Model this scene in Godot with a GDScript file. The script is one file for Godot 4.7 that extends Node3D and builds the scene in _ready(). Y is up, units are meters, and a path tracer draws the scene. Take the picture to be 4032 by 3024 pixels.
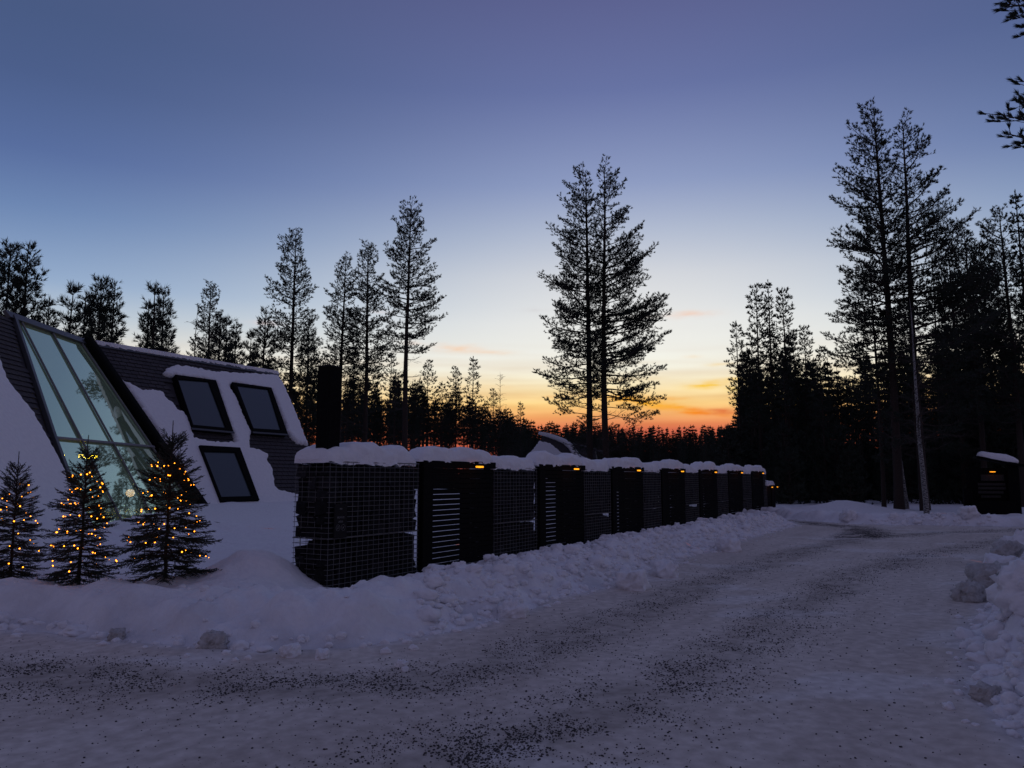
extends Node3D
# A snowed-in lane at dusk: gabion fence with slatted gates, a leaning cabin, lit spruces, pine forest.
# X runs right, Zf runs away from the viewer (world z = -Zf), y up, metres.

class MB:
	var v := PackedVector3Array()
	var n := PackedVector3Array()
	var c := PackedColorArray()
	var col := Color.WHITE
	var colored := false
	func tri(a: Vector3, b: Vector3, d: Vector3, nm: Vector3) -> void:
		v.append(a)
		if (b - a).cross(d - a).dot(nm) > 0.0:
			v.append(d); v.append(b)
		else:
			v.append(b); v.append(d)
		n.append(nm); n.append(nm); n.append(nm)
		if colored:
			c.append(col); c.append(col); c.append(col)
	func quad(a: Vector3, b: Vector3, d: Vector3, e: Vector3, nm: Vector3) -> void:
		tri(a, b, d, nm)
		tri(a, d, e, nm)
	func smooth(a: Vector3, b: Vector3, d: Vector3, na: Vector3, nb: Vector3, nd: Vector3) -> void:
		v.append(a); n.append(na)
		if (b - a).cross(d - a).dot(na + nb + nd) > 0.0:
			v.append(d); v.append(b); n.append(nd); n.append(nb)
		else:
			v.append(b); v.append(d); n.append(nb); n.append(nd)
		if colored:
			c.append(col); c.append(col); c.append(col)
	# a box given by its centre, half axes; chamfered when ch > 0
	func box(o: Vector3, x: Vector3, y: Vector3, z: Vector3) -> void:
		for k in 3:
			var a := [x, y, z][k] as Vector3
			var b := [y, z, x][k] as Vector3
			var d := [z, x, y][k] as Vector3
			for s in [-1.0, 1.0]:
				var m: Vector3 = o + a * s
				quad(m - b - d, m + b - d, m + b + d, m - b + d, (a * s).normalized())
	func cbox(o: Vector3, h: Vector3, ch: float, bs := Basis()) -> void:
		# chamfered box: 6 faces, 12 edge strips, 8 corners
		var i := h - Vector3(ch, ch, ch)
		for k in 3:
			for s in [-1.0, 1.0]:
				var q := []
				for t in [[-1.0, -1.0], [1.0, -1.0], [1.0, 1.0], [-1.0, 1.0]]:
					var p := Vector3.ZERO
					p[k] = h[k] * s
					p[(k + 1) % 3] = i[(k + 1) % 3] * t[0]
					p[(k + 2) % 3] = i[(k + 2) % 3] * t[1]
					q.append(o + bs * p)
				var nm := Vector3.ZERO
				nm[k] = s
				quad(q[0], q[1], q[2], q[3], bs * nm)
		for k in 3:
			var k1 := (k + 1) % 3
			var k2 := (k + 2) % 3
			for s in [-1.0, 1.0]:
				for t in [-1.0, 1.0]:
					var q := []
					for w in [[-1.0, 0], [1.0, 0], [1.0, 1], [-1.0, 1]]:
						var p := Vector3.ZERO
						p[k] = i[k] * w[0]
						p[k1] = (h[k1] if w[1] == 0 else i[k1]) * s
						p[k2] = (i[k2] if w[1] == 0 else h[k2]) * t
						q.append(o + bs * p)
					var nm := Vector3.ZERO
					nm[k1] = s
					nm[k2] = t
					quad(q[0], q[1], q[2], q[3], (bs * nm).normalized())
		for sx in [-1.0, 1.0]:
			for sy in [-1.0, 1.0]:
				for sz in [-1.0, 1.0]:
					var sg := Vector3(sx, sy, sz)
					tri(o + bs * (Vector3(h.x, i.y, i.z) * sg), o + bs * (Vector3(i.x, h.y, i.z) * sg), o + bs * (Vector3(i.x, i.y, h.z) * sg), (bs * sg).normalized())
	func tube(p: PackedVector3Array, r: PackedFloat32Array, sides: int, cap := false) -> void:
		var rings := []
		var norms := []
		var up := Vector3(0.31, 0.2, 0.93)
		for i in p.size():
			var d := (p[mini(i + 1, p.size() - 1)] - p[maxi(i - 1, 0)]).normalized()
			if absf(d.dot(up)) > 0.95:
				up = Vector3(0.9, 0.1, -0.4)
			var a := d.cross(up).normalized()
			var b := d.cross(a)
			var ring := PackedVector3Array()
			var nr := PackedVector3Array()
			for k in sides:
				var w := TAU * k / sides
				var q := a * cos(w) + b * sin(w)
				nr.append(q)
				ring.append(p[i] + q * r[i])
			rings.append(ring)
			norms.append(nr)
		for i in p.size() - 1:
			for k in sides:
				var m := (k + 1) % sides
				smooth(rings[i][k], rings[i][m], rings[i + 1][m], norms[i][k], norms[i][m], norms[i + 1][m])
				smooth(rings[i][k], rings[i + 1][m], rings[i + 1][k], norms[i][k], norms[i + 1][m], norms[i + 1][k])
		if cap:
			for e in [0, p.size() - 1]:
				var d: Vector3 = (p[0] - p[1]).normalized() if e == 0 else (p[e] - p[e - 1]).normalized()
				for k in range(1, sides - 1):
					tri(rings[e][0], rings[e][k], rings[e][k + 1], d)
	func mesh(mat: Material, onto: ArrayMesh = null) -> ArrayMesh:
		var m := onto if onto else ArrayMesh.new()
		if v.is_empty():
			return m
		var a := []
		a.resize(Mesh.ARRAY_MAX)
		a[Mesh.ARRAY_VERTEX] = v
		a[Mesh.ARRAY_NORMAL] = n
		if colored:
			a[Mesh.ARRAY_COLOR] = c
		m.add_surface_from_arrays(Mesh.PRIMITIVE_TRIANGLES, a)
		m.surface_set_material(m.get_surface_count() - 1, mat)
		return m

var M := {}
var taken := {}
var rng := RandomNumberGenerator.new()
var n_big := FastNoiseLite.new()
var n_mid := FastNoiseLite.new()
var n_fine := FastNoiseLite.new()
var n_cell := FastNoiseLite.new()
var n_cell2 := FastNoiseLite.new()

func w3(x: float, y: float, zf: float) -> Vector3:
	return Vector3(x, y, -zf)

func numbered(called: String) -> String:
	var k: int = taken.get(called, 0)
	taken[called] = k + 1
	return called if k == 0 else "%s_%03d" % [called, k]

func tag(o: Node3D, label := "", category := "", group := "", kind := "") -> Node3D:
	if label: o.set_meta("label", label)
	if category: o.set_meta("category", category)
	if group: o.set_meta("group", group)
	if kind: o.set_meta("kind", kind)
	elif category: o.set_meta("kind", "thing")
	return o

func thing(called: String, at: Vector3, turn: float, label: String, category: String, group := "") -> Node3D:
	var o := Node3D.new()
	o.name = numbered(called)
	add_child(o)
	o.position = at
	o.rotation.y = turn
	tag(o, label, category, group)
	return o

func part(called: String, mesh: Mesh, parent: Node3D, at := Transform3D()) -> MeshInstance3D:
	var o := MeshInstance3D.new()
	o.name = numbered(called) if parent == self else called
	o.mesh = mesh
	parent.add_child(o, true)
	o.transform = at
	return o

func mat(name: String, c: Color, rough := 0.9, metal := 0.0) -> StandardMaterial3D:
	# c is a linear, real-world base colour
	var m := StandardMaterial3D.new()
	m.resource_name = name
	m.albedo_color = c.linear_to_srgb()
	m.roughness = rough
	m.metallic = metal
	M[name] = m
	return m

func noise_tex(seed_: int, freq: float, lo: Color, hi: Color, oct := 4, size := 512, type := FastNoiseLite.TYPE_SIMPLEX_SMOOTH) -> NoiseTexture2D:
	var f := FastNoiseLite.new()
	f.seed = seed_
	f.noise_type = type
	f.frequency = freq
	f.fractal_octaves = oct
	var t := NoiseTexture2D.new()
	t.width = size
	t.height = size
	t.seamless = true
	t.noise = f
	var g := Gradient.new()
	g.set_color(0, lo)
	g.set_color(1, hi)
	t.color_ramp = g
	return t

func triplanar(m: StandardMaterial3D, tex: Texture2D, scale_: float, bump: Texture2D = null, relief := 1.0) -> void:
	m.albedo_texture = tex
	m.uv1_triplanar = true
	m.uv1_world_triplanar = true
	m.uv1_scale = Vector3.ONE * scale_
	if bump:
		m.heightmap_enabled = true
		m.heightmap_texture = bump
		m.heightmap_scale = relief

func make_materials() -> void:
	var m: StandardMaterial3D
	m = mat("snow", Color(1, 1, 1), 0.75)
	m.vertex_color_use_as_albedo = true
	triplanar(m, noise_tex(3, 0.02, Color(0.94, 0.94, 0.95), Color(1, 1, 1)), 0.9, noise_tex(5, 0.03, Color.BLACK, Color.WHITE, 5), 1.6)
	m = mat("snow_plain", Color(0.88, 0.88, 0.89), 0.75)
	triplanar(m, noise_tex(7, 0.02, Color(0.94, 0.94, 0.95), Color(1, 1, 1)), 0.9, noise_tex(9, 0.03, Color.BLACK, Color.WHITE, 5), 1.2)
	m = mat("snow_dirty", Color(0.66, 0.645, 0.63), 0.8)
	triplanar(m, noise_tex(11, 0.02, Color(0.75, 0.74, 0.73), Color(1, 1, 1)), 1.3, noise_tex(13, 0.05, Color.BLACK, Color.WHITE, 5), 1.5)
	m = mat("road", Color(1, 1, 1), 0.85)
	m.vertex_color_use_as_albedo = true
	triplanar(m, noise_tex(15, 0.012, Color(0.82, 0.81, 0.80), Color(1, 1, 1), 6, 1024), 0.55, noise_tex(17, 0.05, Color.BLACK, Color.WHITE, 6), 0.35)
	m = mat("bark", Color(0.075, 0.055, 0.042), 0.95)
	triplanar(m, noise_tex(19, 0.03, Color(0.5, 0.45, 0.42), Color(1, 1, 1)), 1.5, noise_tex(21, 0.05, Color.BLACK, Color.WHITE), 3.0)
	mat("needles", Color(0.020, 0.030, 0.018), 0.8)
	mat("spruce_needles", Color(0.018, 0.030, 0.018), 0.75)
	mat("twig", Color(0.05, 0.038, 0.03), 0.95)
	m = mat("birch_bark", Color(0.36, 0.35, 0.33), 0.8)
	var bt := noise_tex(23, 0.02, Color(0.08, 0.07, 0.07), Color(1, 1, 1), 3, 512)
	bt.color_ramp.offsets = PackedFloat32Array([0.44, 0.56])
	triplanar(m, bt, 1.0)
	m.uv1_scale = Vector3(0.7, 2.6, 0.7)
	m = mat("black_wood", Color(0.008, 0.0078, 0.0078), 0.85)
	m.metallic_specular = 0.2
	triplanar(m, noise_tex(25, 0.02, Color(0.6, 0.6, 0.6), Color(1, 1, 1)), 1.2)
	m = mat("black_metal", Color(0.008, 0.008, 0.009), 0.6, 0.0)
	m.metallic_specular = 0.25
	m = mat("slate", Color(0.02, 0.0205, 0.022), 0.85)
	m.metallic_specular = 0.25
	triplanar(m, noise_tex(27, 0.015, Color(0.45, 0.45, 0.45), Color(1, 1, 1)), 2.0, noise_tex(28, 0.05, Color.BLACK, Color.WHITE), 1.0)
	m = mat("slate_light", Color(0.04, 0.04, 0.042), 0.85)
	m.metallic_specular = 0.25
	triplanar(m, noise_tex(27, 0.015, Color(0.5, 0.5, 0.5), Color(1, 1, 1)), 2.0)
	mat("wire", Color(0.15, 0.15, 0.152), 0.6, 0.2)
	m = mat("shingle", Color(0.075, 0.068, 0.078), 0.95)
	triplanar(m, noise_tex(29, 0.06, Color(0.6, 0.6, 0.6), Color(1, 1, 1), 5), 1.0)
	m = mat("shingle_worn", Color(0.10, 0.09, 0.10), 0.95)
	triplanar(m, noise_tex(30, 0.06, Color(0.6, 0.6, 0.6), Color(1, 1, 1), 5), 1.0)
	mat("shingle_dark", Color(0.05, 0.046, 0.052), 0.95)
	mat("flashing", Color(0.10, 0.10, 0.105), 0.5, 0.6)
	mat("mullion", Color(0.16, 0.15, 0.16), 0.6)
	m = mat("coated_glass", Color(0.70, 0.96, 0.55, 0.8), 0.02, 0.75)
	m.transparency = BaseMaterial3D.TRANSPARENCY_ALPHA
	m = mat("dark_glass", Color(0.035, 0.045, 0.05), 0.04)
	m.metallic_specular = 0.6
	mat("interior", Color(0.03, 0.03, 0.03), 0.9)
	mat("gravel", Color(0.05, 0.048, 0.05), 0.9)
	mat("sign_print", Color(0.2, 0.2, 0.2), 0.8)
	m = mat("plank", Color(0.035, 0.03, 0.025), 0.85)
	triplanar(m, noise_tex(31, 0.02, Color(0.5, 0.5, 0.5), Color(1, 1, 1)), 1.5)
	m = mat("amber_light", Color(0.9, 0.6, 0.2), 0.5)
	m.emission_enabled = true
	m.emission = Color(1.0, 0.62, 0.06)
	m.emission_energy_multiplier = 1.6
	m = mat("bulb_light", Color(0.9, 0.6, 0.2), 0.5)
	m.emission_enabled = true
	m.emission = Color(1.0, 0.55, 0.1)
	m.emission_energy_multiplier = 7.0
	m = mat("ceiling_light", Color(0.9, 0.8, 0.4), 0.5)
	m.emission_enabled = true
	m.emission = Color(1.0, 0.85, 0.12)
	m.emission_energy_multiplier = 40.0
	m = mat("globe_light", Color(0.9, 0.85, 0.7), 0.5)
	m.emission_enabled = true
	m.emission = Color(1.0, 0.86, 0.66)
	m.emission_energy_multiplier = 10.0

# ---------------------------------------------------------------- sky
const SUN_AZ := 9.0
const SKY_SUN := [[0.0, 140, 66, 60], [2.0, 185, 84, 66], [3.5, 216, 108, 76], [4.3, 241, 160, 98], [5.3, 250, 204, 128], [6.3, 250, 223, 168], [7.1, 247, 233, 198], [8.0, 243, 237, 219], [9.4, 240, 239, 231], [11.4, 234, 234, 231], [14.8, 212, 215, 221], [18.0, 178, 188, 209], [21.4, 142, 156, 194], [27.7, 103, 115, 163], [33.4, 92, 98, 144], [50.0, 86, 92, 132], [90.0, 84, 87, 120]]
const SKY_SIDE := [[0.0, 150, 72, 60], [2.0, 205, 100, 64], [3.5, 240, 140, 74], [4.5, 246, 172, 100], [6.2, 240, 214, 172], [8.6, 224, 220, 212], [10.5, 184, 197, 210], [12.6, 146, 170, 202], [17.0, 108, 134, 178], [20.5, 87, 109, 158], [25.0, 75, 94, 138], [28.5, 72, 90, 131], [33.4, 74, 88, 128], [50.0, 80, 87, 124], [90.0, 84, 87, 120]]
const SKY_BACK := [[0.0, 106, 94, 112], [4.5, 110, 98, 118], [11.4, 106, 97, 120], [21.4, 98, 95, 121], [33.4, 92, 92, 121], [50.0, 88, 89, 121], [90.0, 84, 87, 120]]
# streaks of cloud: azimuth, elevation, half width, half height (degrees), tilt, r, g, b, strength
const STREAKS := [
	[13.2, 11.8, 2.4, 0.22, 0.0, 240, 208, 190, 0.75], [9.5, 11.75, 1.6, 0.12, 0.0, 240, 214, 200, 0.4], [-4.2, 9.55, 2.6, 0.3, -0.02, 248, 204, 166, 0.6], [-1.5, 9.3, 2.2, 0.16, 0.0, 246, 206, 170, 0.5], [-7.5, 9.9, 1.2, 0.14, 0.0, 246, 206, 180, 0.4],
	[14.2, 6.62, 1.9, 0.22, 0.02, 250, 196, 20, 0.95], [16.0, 6.95, 2.2, 0.2, 0.0, 250, 200, 70, 0.7], [16.4, 6.3, 1.3, 0.2, 0.0, 252, 206, 80, 0.7],
	[8.6, 5.75, 2.6, 0.35, -0.06, 250, 168, 10, 0.9], [11.0, 5.25, 2.8, 0.28, -0.16, 252, 176, 8, 0.95], [13.6, 4.75, 3.0, 0.22, -0.13, 250, 140, 30, 0.9], [11.5, 5.75, 2.0, 0.18, -0.05, 244, 170, 70, 0.6], [15.5, 4.7, 2.5, 0.3, 0.0, 226, 118, 66, 0.7],
	[15.4, 8.1, 1.6, 0.12, 0.0, 246, 214, 150, 0.6], [13.3, 8.75, 0.9, 0.09, 0.0, 247, 218, 180, 0.55], [9.0, 8.4, 2.8, 0.16, 0.0, 226, 215, 190, 0.5], [8.0, 7.2, 4.0, 0.2, 0.0, 234, 204, 150, 0.5], [2.0, 12.4, 1.6, 0.16, 0.0, 212, 210, 212, 0.5],
	[-18.0, 10.9, 1.6, 0.16, 0.0, 240, 208, 200, 0.5], [4.0, 6.0, 4.5, 0.2, 0.0, 240, 186, 120, 0.5], [7.0, 4.2, 5.0, 0.3, 0.0, 222, 150, 110, 0.55], [-3.0, 6.7, 5.0, 0.22, 0.0, 246, 206, 150, 0.4], [-10.0, 12.1, 1.4, 0.12, 0.0, 228, 214, 212, 0.4], [11.0, 3.3, 6.0, 0.25, 0.0, 190, 92, 78, 0.6]]

func ramp(table: Array, e: float) -> Color:
	var k := 0
	while k < table.size() - 2 and e > table[k + 1][0]:
		k += 1
	var a: Array = table[k]
	var b: Array = table[k + 1]
	var t := clampf((e - a[0]) / (b[0] - a[0]), 0.0, 1.0)
	return Color(lerpf(a[1], b[1], t) / 255.0, lerpf(a[2], b[2], t) / 255.0, lerpf(a[3], b[3], t) / 255.0)

func make_sky() -> Sky:
	var W := 128
	var H := 512
	var data := PackedFloat32Array()
	for j in H:
		var e := 90.0 - (j + 0.5) / H * 180.0
		var cs := ramp(SKY_SUN, maxf(e, 0.0))
		var cd := ramp(SKY_SIDE, maxf(e, 0.0))
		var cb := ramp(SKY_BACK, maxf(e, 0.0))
		for i in W:
			var az := (i + 0.5) / W * 360.0 - 180.0
			var d := absf(wrapf(az - SUN_AZ, -180.0, 180.0))
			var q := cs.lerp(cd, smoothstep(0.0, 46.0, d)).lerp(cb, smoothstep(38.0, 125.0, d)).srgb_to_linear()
			data.append(q.r); data.append(q.g); data.append(q.b)
	var im := Image.create_from_data(W, H, false, Image.FORMAT_RGBF, data.to_byte_array())
	im.resize(4096, 2048, Image.INTERPOLATE_CUBIC)
	var fx := FastNoiseLite.new()
	fx.seed = 77
	fx.frequency = 1.0
	fx.fractal_octaves = 4
	for j in range(int((90.0 - 15.0) / 180.0 * 2048), int((90.0 - 1.5) / 180.0 * 2048)):
		var e := 90.0 - (j + 0.5) / 2048.0 * 180.0
		for i in range(int((180.0 - 46.0) / 360.0 * 4096), int((180.0 + 46.0) / 360.0 * 4096)):
			var az := (i + 0.5) / 4096.0 * 360.0 - 180.0
			var c := im.get_pixel(i, j)
			# faint layered haze close to the sunset
			var low := (1.0 - smoothstep(6.0, 11.0, e)) * (1.0 - smoothstep(25.0, 44.0, absf(az - 8.0)))
			var band := fx.get_noise_2d(az * 0.055, e * 1.1) * 0.14 * low
			c = Color(c.r * (1.0 + band), c.g * (1.0 + 1.7 * band), c.b * (1.0 + 2.2 * band))
			var wob := fx.get_noise_2d(az * 0.35 + 40.0, e * 2.2) * 0.22
			for s in STREAKS:
				var dx: float = (az - s[0]) / s[2]
				if absf(dx) > 1.3:
					continue
				var dy: float = (e + wob * s[3] * 3.0 - s[1] - s[4] * (az - s[0])) / s[3]
				if absf(dy) > 2.2:
					continue
				var k := exp(-dx * dx * 2.2 - dy * dy * 1.1) * (0.75 + 0.9 * fx.get_noise_2d(az * 0.5 + s[0] * 9.0, e * 6.0))
				k = clampf(k * s[8] * 1.15, 0.0, 1.0)
				c = c.lerp(Color(s[5] / 255.0, s[6] / 255.0, s[7] / 255.0).srgb_to_linear(), k)
			im.set_pixel(i, j, c)
	var pm := PanoramaSkyMaterial.new()
	pm.panorama = ImageTexture.create_from_image(im)
	var sky := Sky.new()
	sky.sky_material = pm
	return sky

# ---------------------------------------------------------------- ground
const ROAD := [[-34.0, 11.0], [-12.0, 9.0], [-5.35, 8.31], [-3.85, 7.74], [-2.32, 7.3], [-1.14, 7.64], [-0.52, 8.43], [-0.03, 9.26], [1.31, 11.55], [3.78, 16.27], [9.61, 26.42], [10.2, 28.6], [9.0, 31.0], [2.0, 36.0], [2.0, 38.5], [9.6, 32.6], [10.7, 29.0], [11.76, 26.94], [16.18, 25.44], [20.0, 25.6], [46.0, 31.0], [46.0, 25.0], [18.0, 20.5], [11.6, 17.0], [8.86, 14.2], [6.18, 10.4], [4.24, 7.4], [3.39, 5.9], [2.96, 4.7], [2.9, 3.0], [2.9, -9.0], [-34.0, -9.0]]
const BAND_A := [[-8.0, 7.3], [-4.21, 6.58], [-2.97, 6.36], [-1.44, 6.16], [-0.4, 6.51], [0.69, 8.19], [2.67, 11.55], [5.7, 16.27], [9.22, 20.97], [11.06, 22.16], [17.31, 25.0], [26.0, 27.4]]
const BAND_A2 := [[9.22, 20.97], [10.6, 23.09], [11.2, 25.2], [10.31, 28.33]]
const BAND_B := [[-0.9, 3.9], [-0.15, 4.64], [0.44, 5.31], [1.52, 6.66], [3.21, 9.26], [5.77, 13.18], [8.84, 16.77], [13.93, 21.3], [26.0, 25.0]]
const SD_STEP := 0.25
var sd_grid := PackedFloat32Array()
var sd_w := 0
const SX0 := -36.0
const SZ0 := -10.0
const FA := Vector2(-2.41, 10.27)
const FD := Vector2(0.5, 0.8660254)
const FS := Vector2(-0.8660254, 0.5)

func seg_dist(p: Vector2, line: Array) -> float:
	var best := 1e9
	for k in line.size() - 1:
		var a := Vector2(line[k][0], line[k][1])
		var b := Vector2(line[k + 1][0], line[k + 1][1])
		best = minf(best, p.distance_squared_to(Geometry2D.get_closest_point_to_segment(p, a, b)))
	return sqrt(best)

func make_sd() -> void:
	var poly := PackedVector2Array()
	for q in ROAD:
		poly.append(Vector2(q[0], q[1]))
	var closed := ROAD.duplicate()
	closed.append(ROAD[0])
	sd_w = int(84.0 / SD_STEP) + 1
	var sd_h := int(76.0 / SD_STEP) + 1
	sd_grid.resize(sd_w * sd_h)
	for j in sd_h:
		for i in sd_w:
			var p := Vector2(SX0 + i * SD_STEP, SZ0 + j * SD_STEP)
			var d := seg_dist(p, closed)
			sd_grid[j * sd_w + i] = -d if Geometry2D.is_point_in_polygon(p, poly) else d

func sd(x: float, zf: float) -> float:
	var fx := clampf((x - SX0) / SD_STEP, 0.0, sd_w - 1.001)
	var fz := clampf((zf - SZ0) / SD_STEP, 0.0, sd_grid.size() / sd_w - 1.001)
	var i := int(fx)
	var j := int(fz)
	fx -= i
	fz -= j
	var k := j * sd_w + i
	return lerpf(lerpf(sd_grid[k], sd_grid[k + 1], fx), lerpf(sd_grid[k + sd_w], sd_grid[k + sd_w + 1], fx), fz)

func ground(x: float, zf: float) -> float:
	# height of the snow or road surface
	var d := sd(x, zf) + 0.18 * n_mid.get_noise_2d(x, zf) + 0.08 * n_fine.get_noise_2d(x, zf)
	if d <= 0.0:
		var flat := 0.018 * n_mid.get_noise_2d(x * 0.7, zf * 0.7) + 0.0025 * n_fine.get_noise_2d(x, zf)
		return flat + 0.02 * smoothstep(-0.5, 0.0, d)
	var p := Vector2(x, zf) - FA
	var s := p.dot(FS)
	var t := p.dot(FD)
	var yard := 0.0
	if zf < 60.0 and s > -0.3 and t < 32.0:
		yard = 0.10 + 0.78 * smoothstep(0.8, 10.5, s)
		yard += 0.06 * n_big.get_noise_2d(x * 2.0, zf * 2.0) + 0.07 * n_mid.get_noise_2d(x * 0.9, zf * 1.5) * smoothstep(0.5, 2.0, s) + 0.02 * n_fine.get_noise_2d(x * 0.5, zf * 0.8)
	elif x > 2.0:
		yard = 0.12 + 0.06 * n_big.get_noise_2d(x, zf)
	else:
		yard = 0.12
	# ploughed bank along the road edge
	var high := 0.30
	if x > 2.4 and zf < 16.0 and s < -3.0:
		high = 0.42
	elif zf > 24.0 and s < 0.0:
		high = 0.26
	elif s > -0.2 and t < 0.0:
		high = 0.34
	var rise := smoothstep(0.0, 0.75, d)
	var bank := high * rise * (1.0 - 0.62 * smoothstep(0.9, 2.6, d))
	var lump := clampf(1.1 * smoothstep(0.0, 0.3, d) * (1.0 - smoothstep(1.2, 2.8, d)), 0.0, 1.0)
	var c1 := clampf(-n_cell.get_noise_2d(x, zf) * 1.0, 0.0, 1.0)
	var c2 := clampf(-n_cell2.get_noise_2d(x, zf) * 1.0, 0.0, 1.0)
	var smoother := 0.35 if s > -0.4 and t < 0.5 else 1.0
	bank += lump * smoother * (0.20 * (c1 - 0.35) + 0.10 * (c2 - 0.3)) * rise
	bank += 0.10 * rise * n_mid.get_noise_2d(x * 1.6, zf * 1.6)
	var h := maxf(bank, yard * smoothstep(0.3, 2.0, d))
	# heap shovelled up beside the corner gabion
	var hp := Vector2(x + 3.45, zf - 10.35).length()
	h += 0.52 * exp(-hp * hp / 0.5)
	# rounded mound past the road bend
	var mp := Vector2((x - 15.4) / 1.6, (zf - 36.0) / 1.2).length()
	h += 0.45 * exp(-mp * mp)
	h += 0.012 * n_fine.get_noise_2d(x * 0.8, zf * 0.8)
	return h

func grit(x: float, zf: float) -> float:
	# how much sand and gravel lies on the packed snow, 0..1, in wheel tracks
	var p := Vector2(x, zf)
	var wob := 0.25 * n_mid.get_noise_2d(x, zf)
	var a := seg_dist(p, BAND_A) + wob
	var b := seg_dist(p, BAND_B) + wob
	var a2 := seg_dist(p, BAND_A2) + wob
	var g := maxf(maxf(1.0 - smoothstep(0.12, 0.62, a), 0.85 * (1.0 - smoothstep(0.1, 0.6, b))), 1.0 - smoothstep(0.3, 1.0, a2))
	return clampf(g * (0.75 + 0.7 * n_fine.get_noise_2d(x * 0.6, zf * 0.6)), 0.0, 1.0)

func patch(x0: float, x1: float, z0: float, z1: float, step: float, holes: Array, snow: MeshInstance3D, road: MeshInstance3D) -> void:
	var nx := int(round((x1 - x0) / step)) + 1
	var nz := int(round((z1 - z0) / step)) + 1
	var v := PackedVector3Array()
	var nn := PackedVector3Array()
	var cs := PackedColorArray()
	var onroad := PackedByteArray()
	var hts := PackedFloat32Array()
	hts.resize(nx * nz)
	for j in nz:
		for i in nx:
			hts[j * nx + i] = ground(x0 + i * step, z0 + j * step)
	for j in nz:
		for i in nx:
			var x := x0 + i * step
			var z := z0 + j * step
			var k := j * nx + i
			v.append(Vector3(x, hts[k], -z))
			var dx := (hts[j * nx + mini(i + 1, nx - 1)] - hts[j * nx + maxi(i - 1, 0)]) / (2.0 * step)
			var dz := (hts[mini(j + 1, nz - 1) * nx + i] - hts[maxi(j - 1, 0) * nx + i]) / (2.0 * step)
			nn.append(Vector3(-dx, 1.0, dz).normalized())
			var d := sd(x, z) + 0.18 * n_mid.get_noise_2d(x, z)
			onroad.append(1 if d < 0.02 else 0)
			var dirt := clampf(0.5 + 0.9 * n_mid.get_noise_2d(x * 0.5, z * 0.5 + 30.0), 0.0, 1.0)
			var along := Vector2(x, z) - FA
			var st := along.dot(FS)
			var tt := along.dot(FD)
			var streak := clampf(0.5 + 1.1 * n_mid.get_noise_2d(tt * 0.35, st * 2.6 + 80.0) + 0.5 * n_fine.get_noise_2d(tt * 0.4 + 11.0, st * 2.0), 0.0, 1.0)
			var packed := Color(0.83, 0.765, 0.70).lerp(Color(0.64, 0.57, 0.51), 0.5 * dirt + 0.5 * streak)
			# patches of cleaner, wind polished ice
			packed = packed.lerp(Color(0.86, 0.83, 0.80), 0.8 * smoothstep(0.28, 0.5, n_mid.get_noise_2d(x * 0.45 + 60.0, z * 0.9)))
			if d < 0.3:
				var g := grit(x, z)
				packed = packed.lerp(Color(0.24, 0.21, 0.185), g * 0.85 * (0.62 + 0.38 * n_fine.get_noise_2d(x * 2.3, z * 2.3)))
			var fresh := Color(0.88, 0.88, 0.89)
			var soil := clampf((1.0 - smoothstep(0.05, 1.0, d)) * (0.35 + 0.8 * n_mid.get_noise_2d(x * 2.0 + 9.0, z * 2.0)), 0.0, 1.0)
			cs.append(packed.lerp(fresh.lerp(Color(0.56, 0.55, 0.56), soil), smoothstep(-0.25, 0.12, d)))
	for on in 2:
		var idx := PackedInt32Array()
		for j in nz - 1:
			for i in nx - 1:
				var mid := Vector2(x0 + (i + 0.5) * step, z0 + (j + 0.5) * step)
				if holes.any(func(r): return r.has_point(mid)):
					continue
				var k := j * nx + i
				if onroad[k] != on:
					continue
				idx.append_array(PackedInt32Array([k, k + nx, k + nx + 1, k, k + nx + 1, k + 1]))
		if idx.is_empty():
			continue
		var a := []
		a.resize(Mesh.ARRAY_MAX)
		a[Mesh.ARRAY_VERTEX] = v
		a[Mesh.ARRAY_NORMAL] = nn
		a[Mesh.ARRAY_COLOR] = cs
		a[Mesh.ARRAY_INDEX] = idx
		var o: MeshInstance3D = road if on else snow
		(o.mesh as ArrayMesh).add_surface_from_arrays(Mesh.PRIMITIVE_TRIANGLES, a)
		(o.mesh as ArrayMesh).surface_set_material((o.mesh as ArrayMesh).get_surface_count() - 1, M.road if on else M.snow)

func make_ground() -> void:
	make_sd()
	var snow := part("ground", ArrayMesh.new(), self)
	var road := part("road", ArrayMesh.new(), self)
	tag(snow, "deep snow cover with ploughed banks beside the lane", "", "", "structure")
	tag(road, "packed snow lane with gritted wheel tracks", "", "", "structure")
	patch(-11.0, 9.0, 3.5, 17.0, 0.05, [], snow, road)
	patch(-1.0, 23.0, 17.0, 33.0, 0.125, [], snow, road)
	patch(-34.0, 46.0, -8.0, 64.0, 0.5, [Rect2(-11.0, 3.5, 20.0, 13.5), Rect2(-1.0, 17.0, 24.0, 16.0)], snow, road)
	# the snow field that runs on under the forest to the horizon
	var mb := MB.new()
	mb.colored = true
	mb.col = Color(0.88, 0.88, 0.89)
	var near := Rect2(-32.0, -7.0, 76.0, 68.0)
	for e in [[-700.0, 700.0, 61.0, 1100.0], [-700.0, 700.0, -500.0, -7.0], [-700.0, -32.0, -7.0, 61.0], [44.0, 700.0, -7.0, 61.0]]:
		mb.quad(w3(e[0], 0.02, e[2]), w3(e[1], 0.02, e[2]), w3(e[1], 0.02, e[3]), w3(e[0], 0.02, e[3]), Vector3.UP)
	mb.mesh(M.snow, snow.mesh)

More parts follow.
